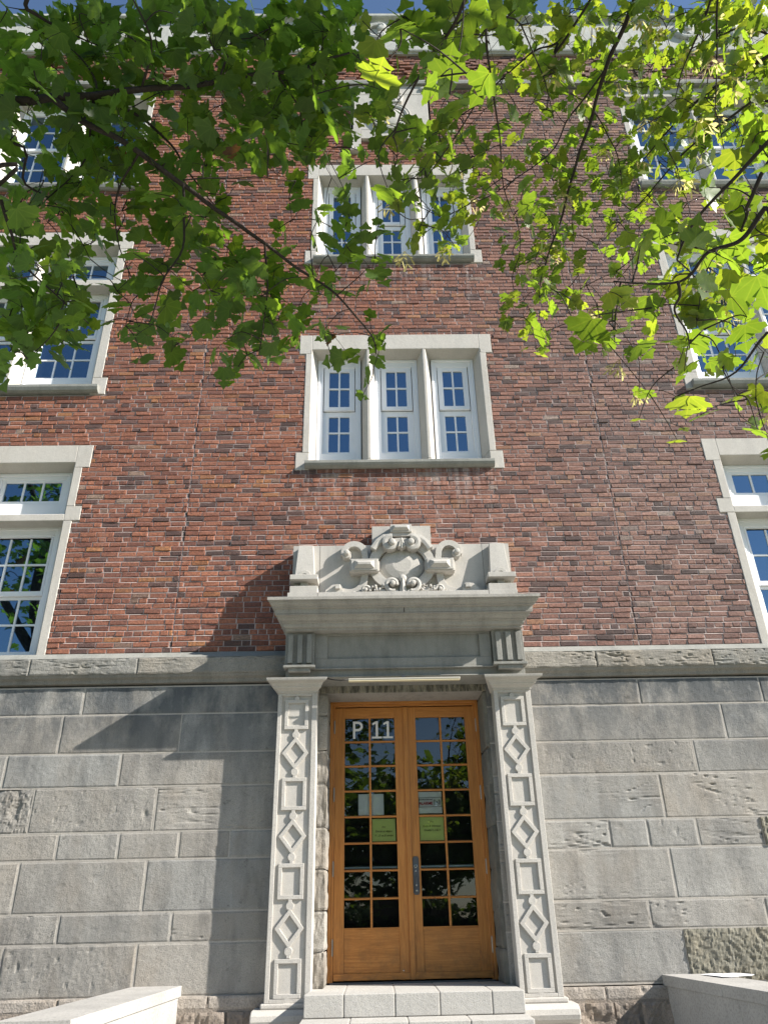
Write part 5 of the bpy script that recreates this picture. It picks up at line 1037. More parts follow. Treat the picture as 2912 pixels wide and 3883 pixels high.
RLEAF = """-33,-614,519,88 -18,-647,461,110 -19,-626,494,104 -15,-646,464,137 -4,-624,500,87 -4,-648,455,102 -9,-650,451,130 -6,-651,458,113 4,-647,466,117 7,-617,510,73 18,-645,467,109 9,-658,439,120 28,-575,593,82 20,-628,499,83 12,-652,459,135 47,-590,563,85 40,-596,560,90 45,-598,563,78 40,-594,551,77 44,-596,571,82 50,-591,576,89 46,-603,552,110 40,-614,535,105 34,-608,526,75 70,-571,602,97 50,-607,537,101 58,-589,563,85 55,-590,578,90 74,-574,605,101 70,-600,563,76 78,-591,563,82 91,-571,611,107 70,-588,572,95 87,-578,602,97 83,-565,613,109 107,-559,619,101 102,-566,628,102 93,-573,594,109 102,-566,620,73 86,-590,575,91 96,-567,604,82 107,-559,627,106 102,-551,638,109 108,-583,585,82 107,-591,568,114 112,-575,610,74 111,-576,583,99 108,-578,590,106 104,-591,574,92 110,-570,603,95 115,-578,595,87 129,-548,642,107 106,-598,565,108 110,-593,567,111 118,-582,593,94 141,-562,623,114 125,-587,584,84 135,-575,610,91 129,-577,594,76 124,-580,600,91 133,-564,615,72 126,-573,594,104 121,-580,577,84 136,-570,612,97 141,-569,602,76 146,-580,583,75 133,-582,589,71 142,-585,576,91 138,-583,577,115 156,-575,589,82 150,-583,571,87 162,-580,590,91 159,-575,600,76 155,-569,601,106 137,-599,559,84 161,-578,594,78 152,-575,591,83 151,-590,580,81 132,-604,539,77 154,-587,585,81 136,-595,548,97 148,-594,551,97 150,-591,571,70 141,-588,571,85 160,-569,621,90 175,-548,641,113 167,-589,581,71 151,-600,562,75 187,-551,630,85 197,-539,656,98 154,-594,567,113 207,-543,652,110 171,-574,610,107 160,-597,558,108 226,-529,691,88 212,-528,684,79 217,-531,679,110 168,-581,591,74 159,-582,571,72 151,-602,546,113 163,-585,588,108 147,-607,532,107 161,-580,582,91 215,-538,664,100 144,-604,548,94 195,-549,645,78 220,-528,670,91 232,-524,681,85 225,-536,656,106 202,-564,620,82 222,-547,662,113 228,-541,648,114 192,-565,605,98 225,-541,670,76 222,-532,667,76 152,-610,537,96 206,-557,632,100 168,-597,559,81 214,-555,640,88 199,-563,609,76 214,-562,634,113 191,-569,618,91 232,-534,679,106 217,-552,639,98 218,-541,648,93 218,-537,665,82 -30,-624,479,87 -29,-637,453,133 -22,-689,378,115 -12,-618,506,108 -15,-630,473,93 -9,-647,448,136 -4,-625,485,108 -1,-626,478,81 5,-643,446,121 5,-618,495,94 12,-616,505,73 12,-629,476,93 10,-614,508,90 18,-607,506,87 20,-605,514,100 23,-589,553,90 36,-587,562,115 20,-611,517,108 49,-584,563,79 61,-545,614,96 44,-587,550,91 44,-587,550,77 27,-631,478,105 63,-577,571,93 58,-590,533,89 72,-550,617,73 60,-569,577,83 72,-570,581,110 92,-554,594,107 71,-586,563,113 71,-575,575,71 87,-560,608,87 98,-543,619,108 85,-573,571,112 89,-550,626,100 74,-574,571,85 70,-586,563,115 79,-564,590,83 94,-555,616,108 73,-573,572,84 78,-572,582,78 98,-578,570,83 108,-538,622,96 95,-585,558,103 99,-570,570,102 94,-587,555,74 106,-547,614,71 110,-558,607,110 112,-548,622,108 112,-531,638,110 100,-556,597,85 96,-570,577,115 104,-571,590,94 85,-577,559,107 148,-513,667,85 116,-550,622,75 146,-519,670,86 127,-551,614,89 121,-551,601,101 121,-569,581,99 140,-553,613,95 159,-529,641,73 135,-563,593,83 154,-525,649,92 170,-517,680,81 153,-523,659,110 154,-519,661,87 158,-525,645,76 123,-565,581,96 147,-541,640,77 131,-554,599,109 137,-555,609,92 127,-566,596,73 178,-524,655,99 176,-533,646,83 147,-560,584,105 143,-562,585,81 170,-525,666,83 177,-521,658,87 137,-568,573,80 165,-535,628,95 137,-598,528,79 155,-578,563,72 210,-513,682,95 171,-558,596,77 145,-588,552,92 209,-495,701,71 140,-602,528,79 158,-565,580,108 184,-546,620,78 158,-563,582,105 205,-525,672,84 170,-581,568,75 203,-540,643,93 197,-543,620,79 200,-545,634,75 194,-535,636,87 146,-602,531,112 149,-587,539,86 193,-547,610,98 200,-549,627,71 224,-514,668,101 192,-539,632,85 159,-583,545,73 171,-562,583,108 195,-545,621,85 201,-536,639,80 201,-531,661,102 228,-511,684,91 228,-513,679,77 174,-571,578,82 196,-557,600,87 212,-540,619,103 190,-563,583,110 204,-552,601,103 197,-549,602,81 217,-538,628,113 204,-546,608,86 213,-539,646,105 193,-572,579,112 236,-529,661,102 202,-556,594,87 211,-549,605,105 -28,-684,367,133 -18,-611,489,82 -11,-604,495,101 -9,-602,498,108 -3,-621,480,112 -5,-612,486,89 -9,-638,446,107 -7,-659,401,103 -5,-666,401,126 3,-625,469,85 44,-539,606,109 22,-602,494,75 24,-611,484,73 58,-540,595,71 54,-556,580,111 62,-546,587,77 55,-545,583,88 53,-549,594,81 45,-556,576,99 76,-530,622,94 69,-535,619,114 66,-579,546,90 66,-554,574,95 76,-538,605,113 92,-513,637,90 61,-584,536,79 71,-546,605,80 83,-551,589,72 65,-587,524,81 95,-534,614,99 63,-587,531,110 64,-585,533,107 65,-579,532,80 87,-562,572,91 82,-556,567,95 67,-578,542,101 84,-553,586,74 101,-528,618,88 82,-547,593,74 75,-570,546,114 104,-558,570,96 111,-536,611,73 105,-537,601,77 105,-558,586,95 103,-543,590,71 100,-557,581,72 122,-525,623,103 121,-512,644,75 118,-535,613,87 97,-552,574,102 111,-530,611,109 117,-537,622,94 95,-547,582,100 123,-539,614,81 113,-553,580,75 130,-530,613,84 113,-545,594,90 135,-536,618,110 122,-557,583,88 116,-555,567,73 143,-513,656,87 129,-544,593,84 128,-547,602,89 148,-494,678,89 129,-540,610,90 116,-542,602,75 106,-567,552,108 129,-547,595,100 161,-520,631,108 146,-534,627,113 148,-534,620,88 162,-498,671,102 137,-547,580,111 138,-553,589,84 135,-536,600,92 172,-510,645,107 146,-558,581,84 164,-521,643,70 166,-519,649,101 167,-532,619,91 151,-552,588,82 145,-578,550,94 153,-560,574,114 156,-570,553,72 147,-568,547,96 171,-548,587,72 143,-583,545,90 192,-548,594,97 162,-578,543,82 166,-580,545,104 192,-537,612,81 171,-573,554,110 192,-531,604,80 172,-556,570,80 179,-551,592,93 182,-558,586,75 150,-588,531,114 205,-529,618,88 182,-545,586,109 188,-545,589,81 184,-540,592,107 164,-579,541,100 218,-534,602,107 200,-540,601,98 230,-521,628,95 184,-561,578,78 195,-548,585,99 223,-527,619,70 203,-555,588,96 214,-540,609,98 208,-546,594,99 193,-556,579,78 206,-544,604,114 209,-547,596,96 221,-522,623,111 229,-511,667,84 205,-542,600,111 198,-550,592,79 203,-542,594,103 -21,-619,461,124 -2,-597,499,77 14,-530,604,82 -11,-665,387,103 23,-556,552,106 25,-533,587,96 -2,-658,390,142 24,-567,533,71 50,-522,611,85 26,-586,517,77 32,-553,552,109 42,-537,592,75 32,-571,524,84 2,-675,372,116 61,-545,575,111 39,-576,511,79 38,-583,520,106 35,-582,511,96 52,-586,513,77 59,-567,541,110 73,-554,564,77 60,-571,535,85 75,-544,578,85 73,-553,560,101 75,-525,593,103 87,-526,606,95 98,-526,596,114 85,-533,578,76 75,-562,551,95 89,-513,608,76 81,-549,552,91 88,-541,574,77 97,-538,586,92 111,-539,585,92 100,-540,578,84 111,-534,599,112 133,-525,601,80 143,-512,627,76 127,-520,605,96 122,-545,579,73 115,-534,589,71 123,-536,577,93 156,-504,645,76 147,-528,596,83 136,-528,586,104 140,-523,590,94 142,-531,590,95 135,-551,570,90 152,-510,622,110 144,-527,583,82 143,-521,618,101 150,-521,602,91 166,-480,656,96 141,-519,599,87 131,-537,587,72 153,-547,570,79 162,-521,617,80 168,-523,609,79 159,-537,589,78 159,-527,587,90 157,-525,613,85 171,-518,613,92 165,-520,599,86 144,-551,557,101 157,-541,582,83 147,-545,572,113 168,-508,638,83 165,-526,588,71 153,-538,570,107 184,-525,600,90 141,-570,534,70 145,-567,525,92 161,-540,564,90 156,-552,549,83 189,-498,631,97 174,-541,575,93 139,-578,524,103 180,-511,607,76 180,-522,607,110 142,-568,526,76 173,-543,574,71 182,-528,602,78 200,-530,600,78 199,-515,616,109 172,-561,548,100 209,-515,609,109 188,-531,592,79 206,-524,608,106 199,-516,603,107 167,-556,557,91 212,-511,628,115 173,-548,569,109 147,-582,510,89 199,-526,605,74 197,-512,611,114 210,-513,604,75 188,-534,594,111 209,-524,603,73 197,-545,572,100 192,-546,563,107 196,-553,561,81 207,-523,595,79 224,-517,603,72 204,-544,576,71 219,-509,621,94 203,-543,582,86 215,-527,604,88 210,-522,593,72 206,-536,589,74 199,-537,591,74 238,-503,625,113 195,-539,577,84 215,-523,614,89 213,-535,588,112 216,-524,600,87 224,-516,617,109 224,-513,604,76 -35,-527,575,113 -33,-541,561,110 -24,-586,495,105 -26,-542,545,108 -25,-525,579,78 -26,-598,463,83 -29,-513,600,113 -17,-602,461,81 -16,-589,490,106 -13,-598,469,82 -12,-591,478,115 -20,-569,499,84 -3,-526,561,98 -17,-593,470,80 -15,-587,479,103 15,-526,582,95 6,-568,509,100 3,-529,566,92 12,-505,601,103 -9,-604,454,118 -8,-587,475,114 2,-553,524,111 5,-569,518,88 8,-516,583,106 31,-518,577,98 12,-554,531,107 22,-528,557,73 24,-529,559,81 9,-576,503,113 10,-576,502,114 17,-562,512,100 24,-563,510,109 32,-528,565,98 32,-570,499,109 49,-561,512,99 64,-523,582,72 55,-548,547,93 36,-573,505,97 41,-576,507,88 83,-517,588,81 53,-562,523,80 76,-528,578,83 99,-514,586,104 85,-535,553,73 94,-532,575,107 105,-526,584,99 112,-495,607,85 99,-523,566,111 105,-515,578,101 104,-519,595,86 109,-531,567,78 103,-520,593,82 105,-519,570,81 113,-519,577,81 127,-525,582,112 114,-529,574,107 143,-495,610,73 128,-523,587,71 147,-502,616,73 128,-534,573,83 111,-537,568,104 116,-537,546,79 119,-520,568,90 138,-528,580,73 136,-546,548,113 147,-509,586,104 137,-521,590,111 159,-499,607,112 148,-515,584,98 171,-477,635,103 163,-498,609,75 162,-476,633,85 164,-494,614,106 146,-528,580,102 165,-518,588,78 145,-542,552,104 182,-482,621,113 178,-501,604,104 183,-496,619,81 185,-490,611,76 174,-510,590,98 179,-490,617,86 174,-494,605,106 165,-510,585,74 193,-495,606,70 189,-503,609,84 161,-540,551,107 197,-502,601,96 170,-531,571,94 169,-520,579,70 192,-489,611,96 194,-505,612,80 190,-500,599,76 193,-505,614,106 202,-491,617,81 151,-559,532,113 172,-539,563,85 213,-479,626,102 213,-506,606,98 203,-507,588,106 209,-508,590,74 202,-504,595,90 190,-513,585,98 188,-519,576,94 211,-502,613,109 221,-493,616,76 209,-516,598,88 142,-588,472,100 157,-557,522,109 189,-519,569,78 110,-636,410,125 110,-637,410,114 217,-512,599,71 174,-567,515,105 118,-629,415,139 -17,-532,532,103 -12,-558,507,86 -14,-553,506,96 -12,-567,495,90 -5,-507,573,97 -20,-593,461,100 -4,-485,611,77 -9,-533,539,113 11,-541,531,102 9,-548,524,111 11,-538,532,78 5,-522,553,104 -3,-546,520,79 0,-583,474,104 8,-548,507,82 -3,-556,499,108 9,-504,567,98 8,-541,522,88 17,-563,489,81 9,-550,508,103 16,-557,501,100 20,-506,573,96 9,-577,484,106 35,-523,540,77 42,-518,551,100 26,-562,499,84 31,-524,539,108 34,-534,527,95 30,-550,518,109 22,-562,493,94 36,-553,503,92 47,-528,535,71 67,-460,631,86 70,-497,586,88 58,-500,573,80 68,-468,613,89 67,-484,618,111 75,-504,584,101 83,-480,604,96 79,-496,597,105 73,-503,590,97 74,-492,587,95 82,-505,586,112 90,-492,586,98 88,-485,598,108 97,-488,601,115 95,-500,584,74 94,-487,593,107 102,-494,601,94 109,-490,591,85 95,-513,576,107 92,-496,583,109 108,-456,628,98 115,-490,584,78 126,-481,608,71 110,-499,592,86 116,-486,588,113 135,-477,623,81 118,-502,586,76 119,-499,589,82 118,-489,602,78 120,-496,591,75 135,-479,616,79 136,-481,598,113 118,-514,561,93 138,-489,604,88 141,-487,597,77 138,-502,578,98 139,-493,582,108 127,-490,586,105 122,-526,558,75 134,-508,568,113 143,-525,556,107 174,-455,639,88 148,-501,576,107 147,-498,592,105 157,-490,600,102 159,-495,599,97 161,-497,591,76 160,-495,591,115 144,-508,577,99 161,-501,571,98 203,-460,643,99 156,-509,564,97 176,-498,585,96 181,-482,603,83 156,-506,570,107 170,-495,601,78 160,-509,576,97 198,-458,624,112 182,-484,602,71 156,-542,520,99 190,-494,597,102 194,-476,600,81 186,-494,581,113 194,-487,608,95 166,-523,562,112 187,-517,549,101 175,-530,541,85 165,-552,507,97 109,-621,410,134 160,-545,514,103 118,-632,404,112 186,-547,519,75 134,-613,426,78 182,-554,515,91 188,-533,532,101 97,-653,368,123 115,-631,406,125 -18,-554,483,104 -18,-568,463,96 -8,-493,569,81 -7,-476,575,96 -13,-525,518,107 -9,-530,507,114 -13,-581,459,89 -20,-586,450,79 -23,-601,421,136 -10,-545,497,104 -11,-470,603,115 7,-495,572,76 4,-532,504,101 -1,-549,504,77 -1,-561,474,97 -3,-543,510,94 -3,-556,492,86 5,-499,551,108 1,-550,497,108 20,-558,479,74 16,-506,556,88 10,-544,507,72 14,-540,502,114 20,-537,519,93 24,-536,500,74 18,-536,510,95 30,-473,578,78 16,-526,527,113 41,-484,576,109 26,-539,508,92 31,-555,488,101 53,-461,610,93 31,-537,506,74 36,-550,500,105 39,-509,537,81 51,-479,574,102 33,-563,482,86 51,-544,496,113 67,-485,587,95 82,-494,575,72 79,-467,590,91 89,-483,585,99 85,-464,599,84 86,-471,583,74 94,-505,547,114 88,-497,556,112 97,-487,571,71 95,-495,551,100 99,-489,575,85 99,-484,564,106 98,-482,575,71 98,-472,597,101 89,-498,569,106 102,-472,596,114 97,-484,584,112 107,-501,559,89 121,-498,570,107 116,-486,568,107 118,-487,577,79 125,-481,572,93 116,-486,571,98 124,-466,587,99 99,-508,544,71 119,-499,556,113 147,-457,603,88 120,-504,560,93 122,-507,555,107 138,-466,596,92 129,-495,560,98 143,-462,595,105 156,-449,628,72 130,-488,571,84 143,-467,584,84 137,-477,576,113 126,-500,559,113 139,-481,582,89 149,-465,610,82 126,-487,560,87 144,-488,581,114 150,-469,604,73 137,-463,593,75 170,-463,611,113 151,-484,587,95 153,-481,592,104 165,-461,615,81 137,-511,548,112 162,-452,607,77 169,-463,601,83 165,-477,579,80 170,-446,615,90 170,-461,591,90 166,-502,558,107 186,-463,610,74 172,-481,584,112 196,-455,610,78 181,-476,598,77 188,-467,592,112 168,-481,585,74 151,-516,525,86 87,-636,383,102 169,-538,503,82 178,-517,524,112 124,-600,424,87 -17,-537,496,83 -14,-529,502,76 -12,-554,475,105 0,-470,567,87 -1,-446,607,111 -15,-529,500,94 1,-455,585,74 -5,-538,493,111 4,-543,479,90 8,-545,467,97 31,-465,579,97 35,-480,563,97 9,-538,483,78 32,-457,578,108 37,-464,562,94 19,-477,558,94 35,-461,590,92 14,-529,506,82 20,-468,561,97 23,-487,558,75 46,-473,565,71 53,-459,575,93 45,-448,588,83 41,-522,498,106 43,-476,568,106 33,-558,470,105 63,-461,581,70 46,-523,508,101 55,-517,507,84 43,-518,505,77 84,-437,594,105 63,-508,523,74 83,-462,570,76 95,-449,582,71 48,-557,465,114 82,-482,558,111 86,-459,575,91 77,-499,535,107 92,-438,591,110 62,-508,518,111 95,-472,552,79 91,-484,563,109 119,-442,603,96 111,-465,586,76 112,-469,581,80 101,-458,583,91 130,-415,620,86 96,-488,557,76 105,-478,563,75 90,-474,555,89 117,-455,588,101 105,-477,549,113 115,-454,591,113 116,-464,575,95 132,-456,570,76 112,-506,535,85 113,-464,570,113 118,-474,563,84 134,-453,581,102 156,-446,596,91 135,-471,571,87 141,-471,557,86 142,-454,576,102 144,-459,575,81 141,-441,589,93 152,-452,599,101 133,-475,572,108 168,-462,584,85 167,-438,602,93 159,-449,583,99 158,-453,576,106 162,-456,585,89 178,-442,599,75 170,-443,612,94 160,-472,571,114 157,-463,584,97 166,-452,575,84 181,-435,609,70 166,-476,551,103 146,-520,497,83 132,-537,487,84 148,-506,521,83 87,-605,400,136 89,-630,381,130 108,-605,410,124 98,-622,379,131 108,-615,394,116 110,-616,393,144 171,-552,472,85 186,-529,493,88 144,-585,429,70 120,-611,398,129 176,-534,482,111 119,-614,387,109 195,-527,508,88 154,-569,454,78 2,-422,584,71 -14,-514,495,97 -9,-532,467,109 -2,-512,500,109 20,-440,568,81 -1,-513,499,79 14,-444,577,90 16,-448,575,85 18,-436,567,108 17,-440,587,79 22,-429,586,93 35,-436,578,113 39,-424,588,85 24,-434,568,82 24,-489,532,98 33,-446,582,75 24,-475,539,105 35,-412,595,76 14,-529,468,101 71,-472,552,115 60,-448,555,83 58,-458,562,114 58,-454,557,75 70,-448,566,77 71,-445,562,96 73,-486,515,90 92,-449,568,74 64,-514,500,86 83,-449,556,104 96,-440,563,110 57,-525,484,113 91,-464,560,112 84,-461,550,96 98,-422,582,81 74,-464,559,84 82,-471,545,79 99,-465,554,79 99,-440,564,71 111,-441,574,76 115,-433,585,85 82,-501,513,93 109,-428,574,112 101,-454,560,113 118,-422,600,101 85,-487,532,107 111,-414,590,76 104,-449,569,109 96,-459,552,81 114,-428,593,71 130,-433,590,80 131,-452,562,74 140,-427,575,115 122,-472,546,74 128,-430,600,74 125,-445,558,99 148,-443,575,96 145,-443,566,114 141,-439,584,82 74,-591,401,114 124,-504,494,103 61,-628,359,107 73,-620,371,118 167,-434,584,76 141,-520,476,87 139,-521,489,91 73,-642,350,117 129,-526,477,70 146,-516,488,91 143,-528,479,96 140,-520,479,75 129,-539,458,105 111,-572,434,79 94,-601,395,141 175,-484,515,71 141,-547,463,101 168,-504,509,102 104,-604,384,129 164,-512,503,93 141,-535,460,112 176,-497,505,111 147,-525,474,99 139,-546,447,102 117,-605,393,127 111,-609,389,114 107,-602,386,124 102,-617,369,136 127,-603,387,126 158,-554,437,76 118,-611,383,115 166,-544,461,102 120,-613,376,137 138,-588,405,90 60,-435,552,99 66,-466,525,90 60,-435,550,87 64,-455,531,83 56,-497,494,73 86,-451,541,84 81,-450,528,113 85,-444,538,78 84,-439,539,108 92,-451,533,111 73,-467,528,76 90,-435,542,87 88,-447,546,75 85,-450,545,79 96,-432,559,92 75,-455,538,110 78,-468,511,84 106,-452,533,92 94,-450,547,80 102,-461,519,95 113,-443,551,112 98,-457,537,106 99,-466,514,94 134,-460,533,101 152,-432,556,90 117,-482,497,107 142,-422,562,97 83,-591,396,142 139,-472,510,73 84,-606,380,102 87,-602,373,119 143,-502,483,73 157,-486,498,87 147,-505,484,99 154,-520,472,72 108,-592,393,144 177,-489,496,78 94,-609,376,120 100,-598,386,104 122,-584,389,127 129,-578,408,106 190,-497,498,77 82,-642,337,100 197,-505,484,72 133,-593,392,114 133,-586,394,114 145,-573,404,71 130,-581,394,82 127,-593,392,118 52,-491,469,74 74,-428,525,94 67,-403,553,96 63,-465,508,74 74,-432,540,100 66,-415,536,96 72,-428,522,90 86,-439,519,109 94,-414,551,71 84,-452,515,84 51,-558,409,95 95,-433,539,109 89,-420,537,114 93,-429,534,88 80,-441,516,107 71,-468,503,105 102,-409,558,87 92,-449,510,109 102,-440,512,94 101,-449,515,97 99,-440,519,75 109,-435,527,75 97,-440,517,107 97,-458,494,97 61,-557,401,80 106,-461,501,101 134,-377,570,83 90,-500,471,107 44,-643,321,125 144,-441,511,83 117,-488,477,74 123,-471,483,94 50,-639,330,120 74,-608,363,101 152,-462,505,73 79,-605,366,123 163,-461,490,103 126,-522,437,76 139,-504,452,79 137,-506,454,104 84,-605,362,112 99,-582,377,128 157,-483,490,95 99,-580,379,128 180,-472,486,76 168,-490,482,78 153,-505,455,75 179,-474,491,111 178,-459,512,102 163,-478,479,102 102,-595,374,108 85,-618,350,108 133,-534,435,88 186,-486,469,89 145,-540,419,82 98,-620,343,141 114,-587,382,140 90,-639,327,129 61,-420,510,71 65,-406,539,96 66,-408,520,73 63,-415,517,94 64,-414,520,114 41,-569,373,129 96,-399,523,81 90,-376,546,92 94,-428,520,101 91,-416,524,76 81,-418,518,95 83,-412,529,87 91,-433,509,88 79,-455,488,77 91,-509,444,77 133,-408,533,89 104,-491,456,107 111,-475,469,107 39,-621,326,141 142,-435,503,98 134,-446,488,85 48,-625,324,120 147,-442,503,95 84,-580,376,121 76,-591,353,102 99,-578,373,125 103,-575,378,134 167,-454,488,83 101,-578,373,112 116,-570,382,103 155,-510,436,107 116,-564,390,93 108,-578,374,131 195,-445,485,111 157,-511,430,100 171,-496,436,87 184,-477,457,104 181,-492,453,84 76,-412,510,98 76,-403,505,78 85,-417,495,114 89,-409,499,76 96,-377,523,104 117,-417,493,111 133,-388,526,96 101,-483,437,105 104,-488,438,94 125,-460,452,106 125,-459,454,90 130,-469,451,95 62,-611,328,105 140,-494,430,113 80,-602,339,131 171,-463,446,78 102,-577,355,139 90,-601,341,133 95,-616,329,131 127,-585,354,103 176,-509,407,90 91,-579,344,128 106,-548,373,99 171,-456,441,75 92,-603,328,110 188,-470,435,78 202,-436,464,88 95,-601,331,135 123,-572,353,103 140,-558,360,75 117,-489,401,100 137,-433,445,82 77,-602,311,138 171,-424,437,101 152,-447,427,112 104,-558,338,138 168,-442,426,103 95,-602,315,121 177,-465,409,74 203,-448,421,92 200,-451,418,97 194,-454,423,75 128,-560,345,106 215,-436,429,90 206,-447,427,114 90,-531,355,74 129,-483,375,103 141,-470,391,71 109,-585,312,102 185,-462,398,94 204,-438,416,79 197,-444,412,99 129,-558,321,132"""

# ================================================================== trees
HALF = [(0, 0), (.13, -.07), (.37, -.07), (.36, .06), (.40, .13), (.54, .17), (.61, .36), (.47, .41), (.44, .51), (.27, .47), (.27, .60), (.33, .71), (.17, .78), (0, 1.0)]
OUT = HALF + [(-x, z) for x, z in HALF[-2:0:-1]]
CEN = [(0, .30), (0, .62)]
LV = np.array(CEN + OUT) / 1.1
no = len(OUT)
LF = []
for i in range(no):
    a_, b_ = i+2, (i+1) % no+2; ym = (OUT[i][1]+OUT[(i+1) % no][1])/2; xm = abs(OUT[i][0]+OUT[(i+1) % no][0])/2
    LF.append((1 if ym > .56 else 0, b_, a_))
LF += [(0, 1, OUT.index((.27, .47))+2), (1, 0, OUT.index((-.27, .47))+2)]
for a_ in (.22, -.22):
    pass
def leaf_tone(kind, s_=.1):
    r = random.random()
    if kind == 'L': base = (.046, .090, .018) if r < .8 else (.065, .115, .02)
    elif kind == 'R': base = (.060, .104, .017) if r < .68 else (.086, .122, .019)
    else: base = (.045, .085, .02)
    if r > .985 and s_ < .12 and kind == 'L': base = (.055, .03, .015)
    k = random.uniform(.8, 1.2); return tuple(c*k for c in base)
def add_leaf(V, F, T, p, s, axis, nrm, tone):
    axis = axis.normalized(); nrm = (nrm-axis*nrm.dot(axis)).normalized(); sd = axis.cross(nrm)
    cu, fo, tw = random.uniform(.05, .35), random.uniform(-.05, .30), random.gauss(0, .12)
    x = LV[:, 0]; y = LV[:, 1]; sx = random.uniform(.9, 1.1)
    z = -cu*((y-.25)**2) - fo*np.abs(x)*.6 - .25*cu*x*x*3 + tw*x*y
    A = np.outer(x*sx, sd) + np.outer(y, axis) + np.outer(z, nrm)
    o = len(V); V.extend((np.array(p)+A*s).tolist()); F.extend([(a+o, b+o, c+o) for a, b, c in LF]); T.extend([tone]*len(LF))
def mesh_leaves(name, V, F, T, parent):
    me = bpy.data.meshes.new(name); me.from_pydata(V, [], F); me.materials.append(M['leaf'])
    at = me.color_attributes.new('tone', 'FLOAT_COLOR', 'CORNER')
    at.data.foreach_set('color', np.repeat(np.array([(*t, 1) for t in T], dtype=np.float32), 3, axis=0).ravel())
    ab = me.color_attributes.new('blade', 'FLOAT_COLOR', 'CORNER'); k = len(T)//len(LF)
    one = np.array([(LV[i, 0], LV[i, 1], 0, 1) for f in LF for i in f], dtype=np.float32)
    ab.data.foreach_set('color', np.tile(one, (k, 1)).ravel()); me.polygons.foreach_set('use_smooth', [True]*len(F))
    o = bpy.data.objects.new(name, me); COL.objects.link(o); o.parent = parent; o.matrix_parent_inverse = Matrix.Translation(-parent.location); return o
def smooth_path(P, sub=4):
    P = [Vector(p) for p in P]; out = []
    for i in range(len(P)-1):
        a, b, c, d = P[max(i-1, 0)], P[i], P[i+1], P[min(i+2, len(P)-1)]
        for k in range(sub):
            t = k/sub; out.append(.5*((2*b)+(c-a)*t+(2*a-5*b+4*c-d)*t*t+(3*b-a-3*c+d)*t**3))
    return out+[P[-1]]
def twiggy(P, amp=.012):
    return [p+Vector((noise.noise(p*5), noise.noise(p*5+Vector((9, 0, 0))), noise.noise(p*5+Vector((0, 9, 0)))))*amp for p in P]
def samara_mesh():
    b = MB(); random.seed(21)
    for k in range(7):
        a = k*2.4; st = Vector((math.cos(a)*.03, math.sin(a)*.03, -.03-random.random()*.04)); b.tube([(0, 0, 0), st*.6, st], .0009, 4)
        for sg in (-1, 1):
            d = Vector((math.cos(a+sg*.9), math.sin(a+sg*.9), -.8-random.random()*.6)).normalized(); n = d.orthogonal().normalized()
            P = [st, st+d*.012+n*.005, st+d*.035+n*.007, st+d*.048+n*.002, st+d*.046-n*.005, st+d*.012-n*.004]
            b.add(P, [(0, 1, 2, 3, 4, 5)])
    return b
def parse(s): return [tuple(int(c)/100 for c in t.split(',')[:3])+(int(t.split(',')[3])/1000,) for t in s.split()]

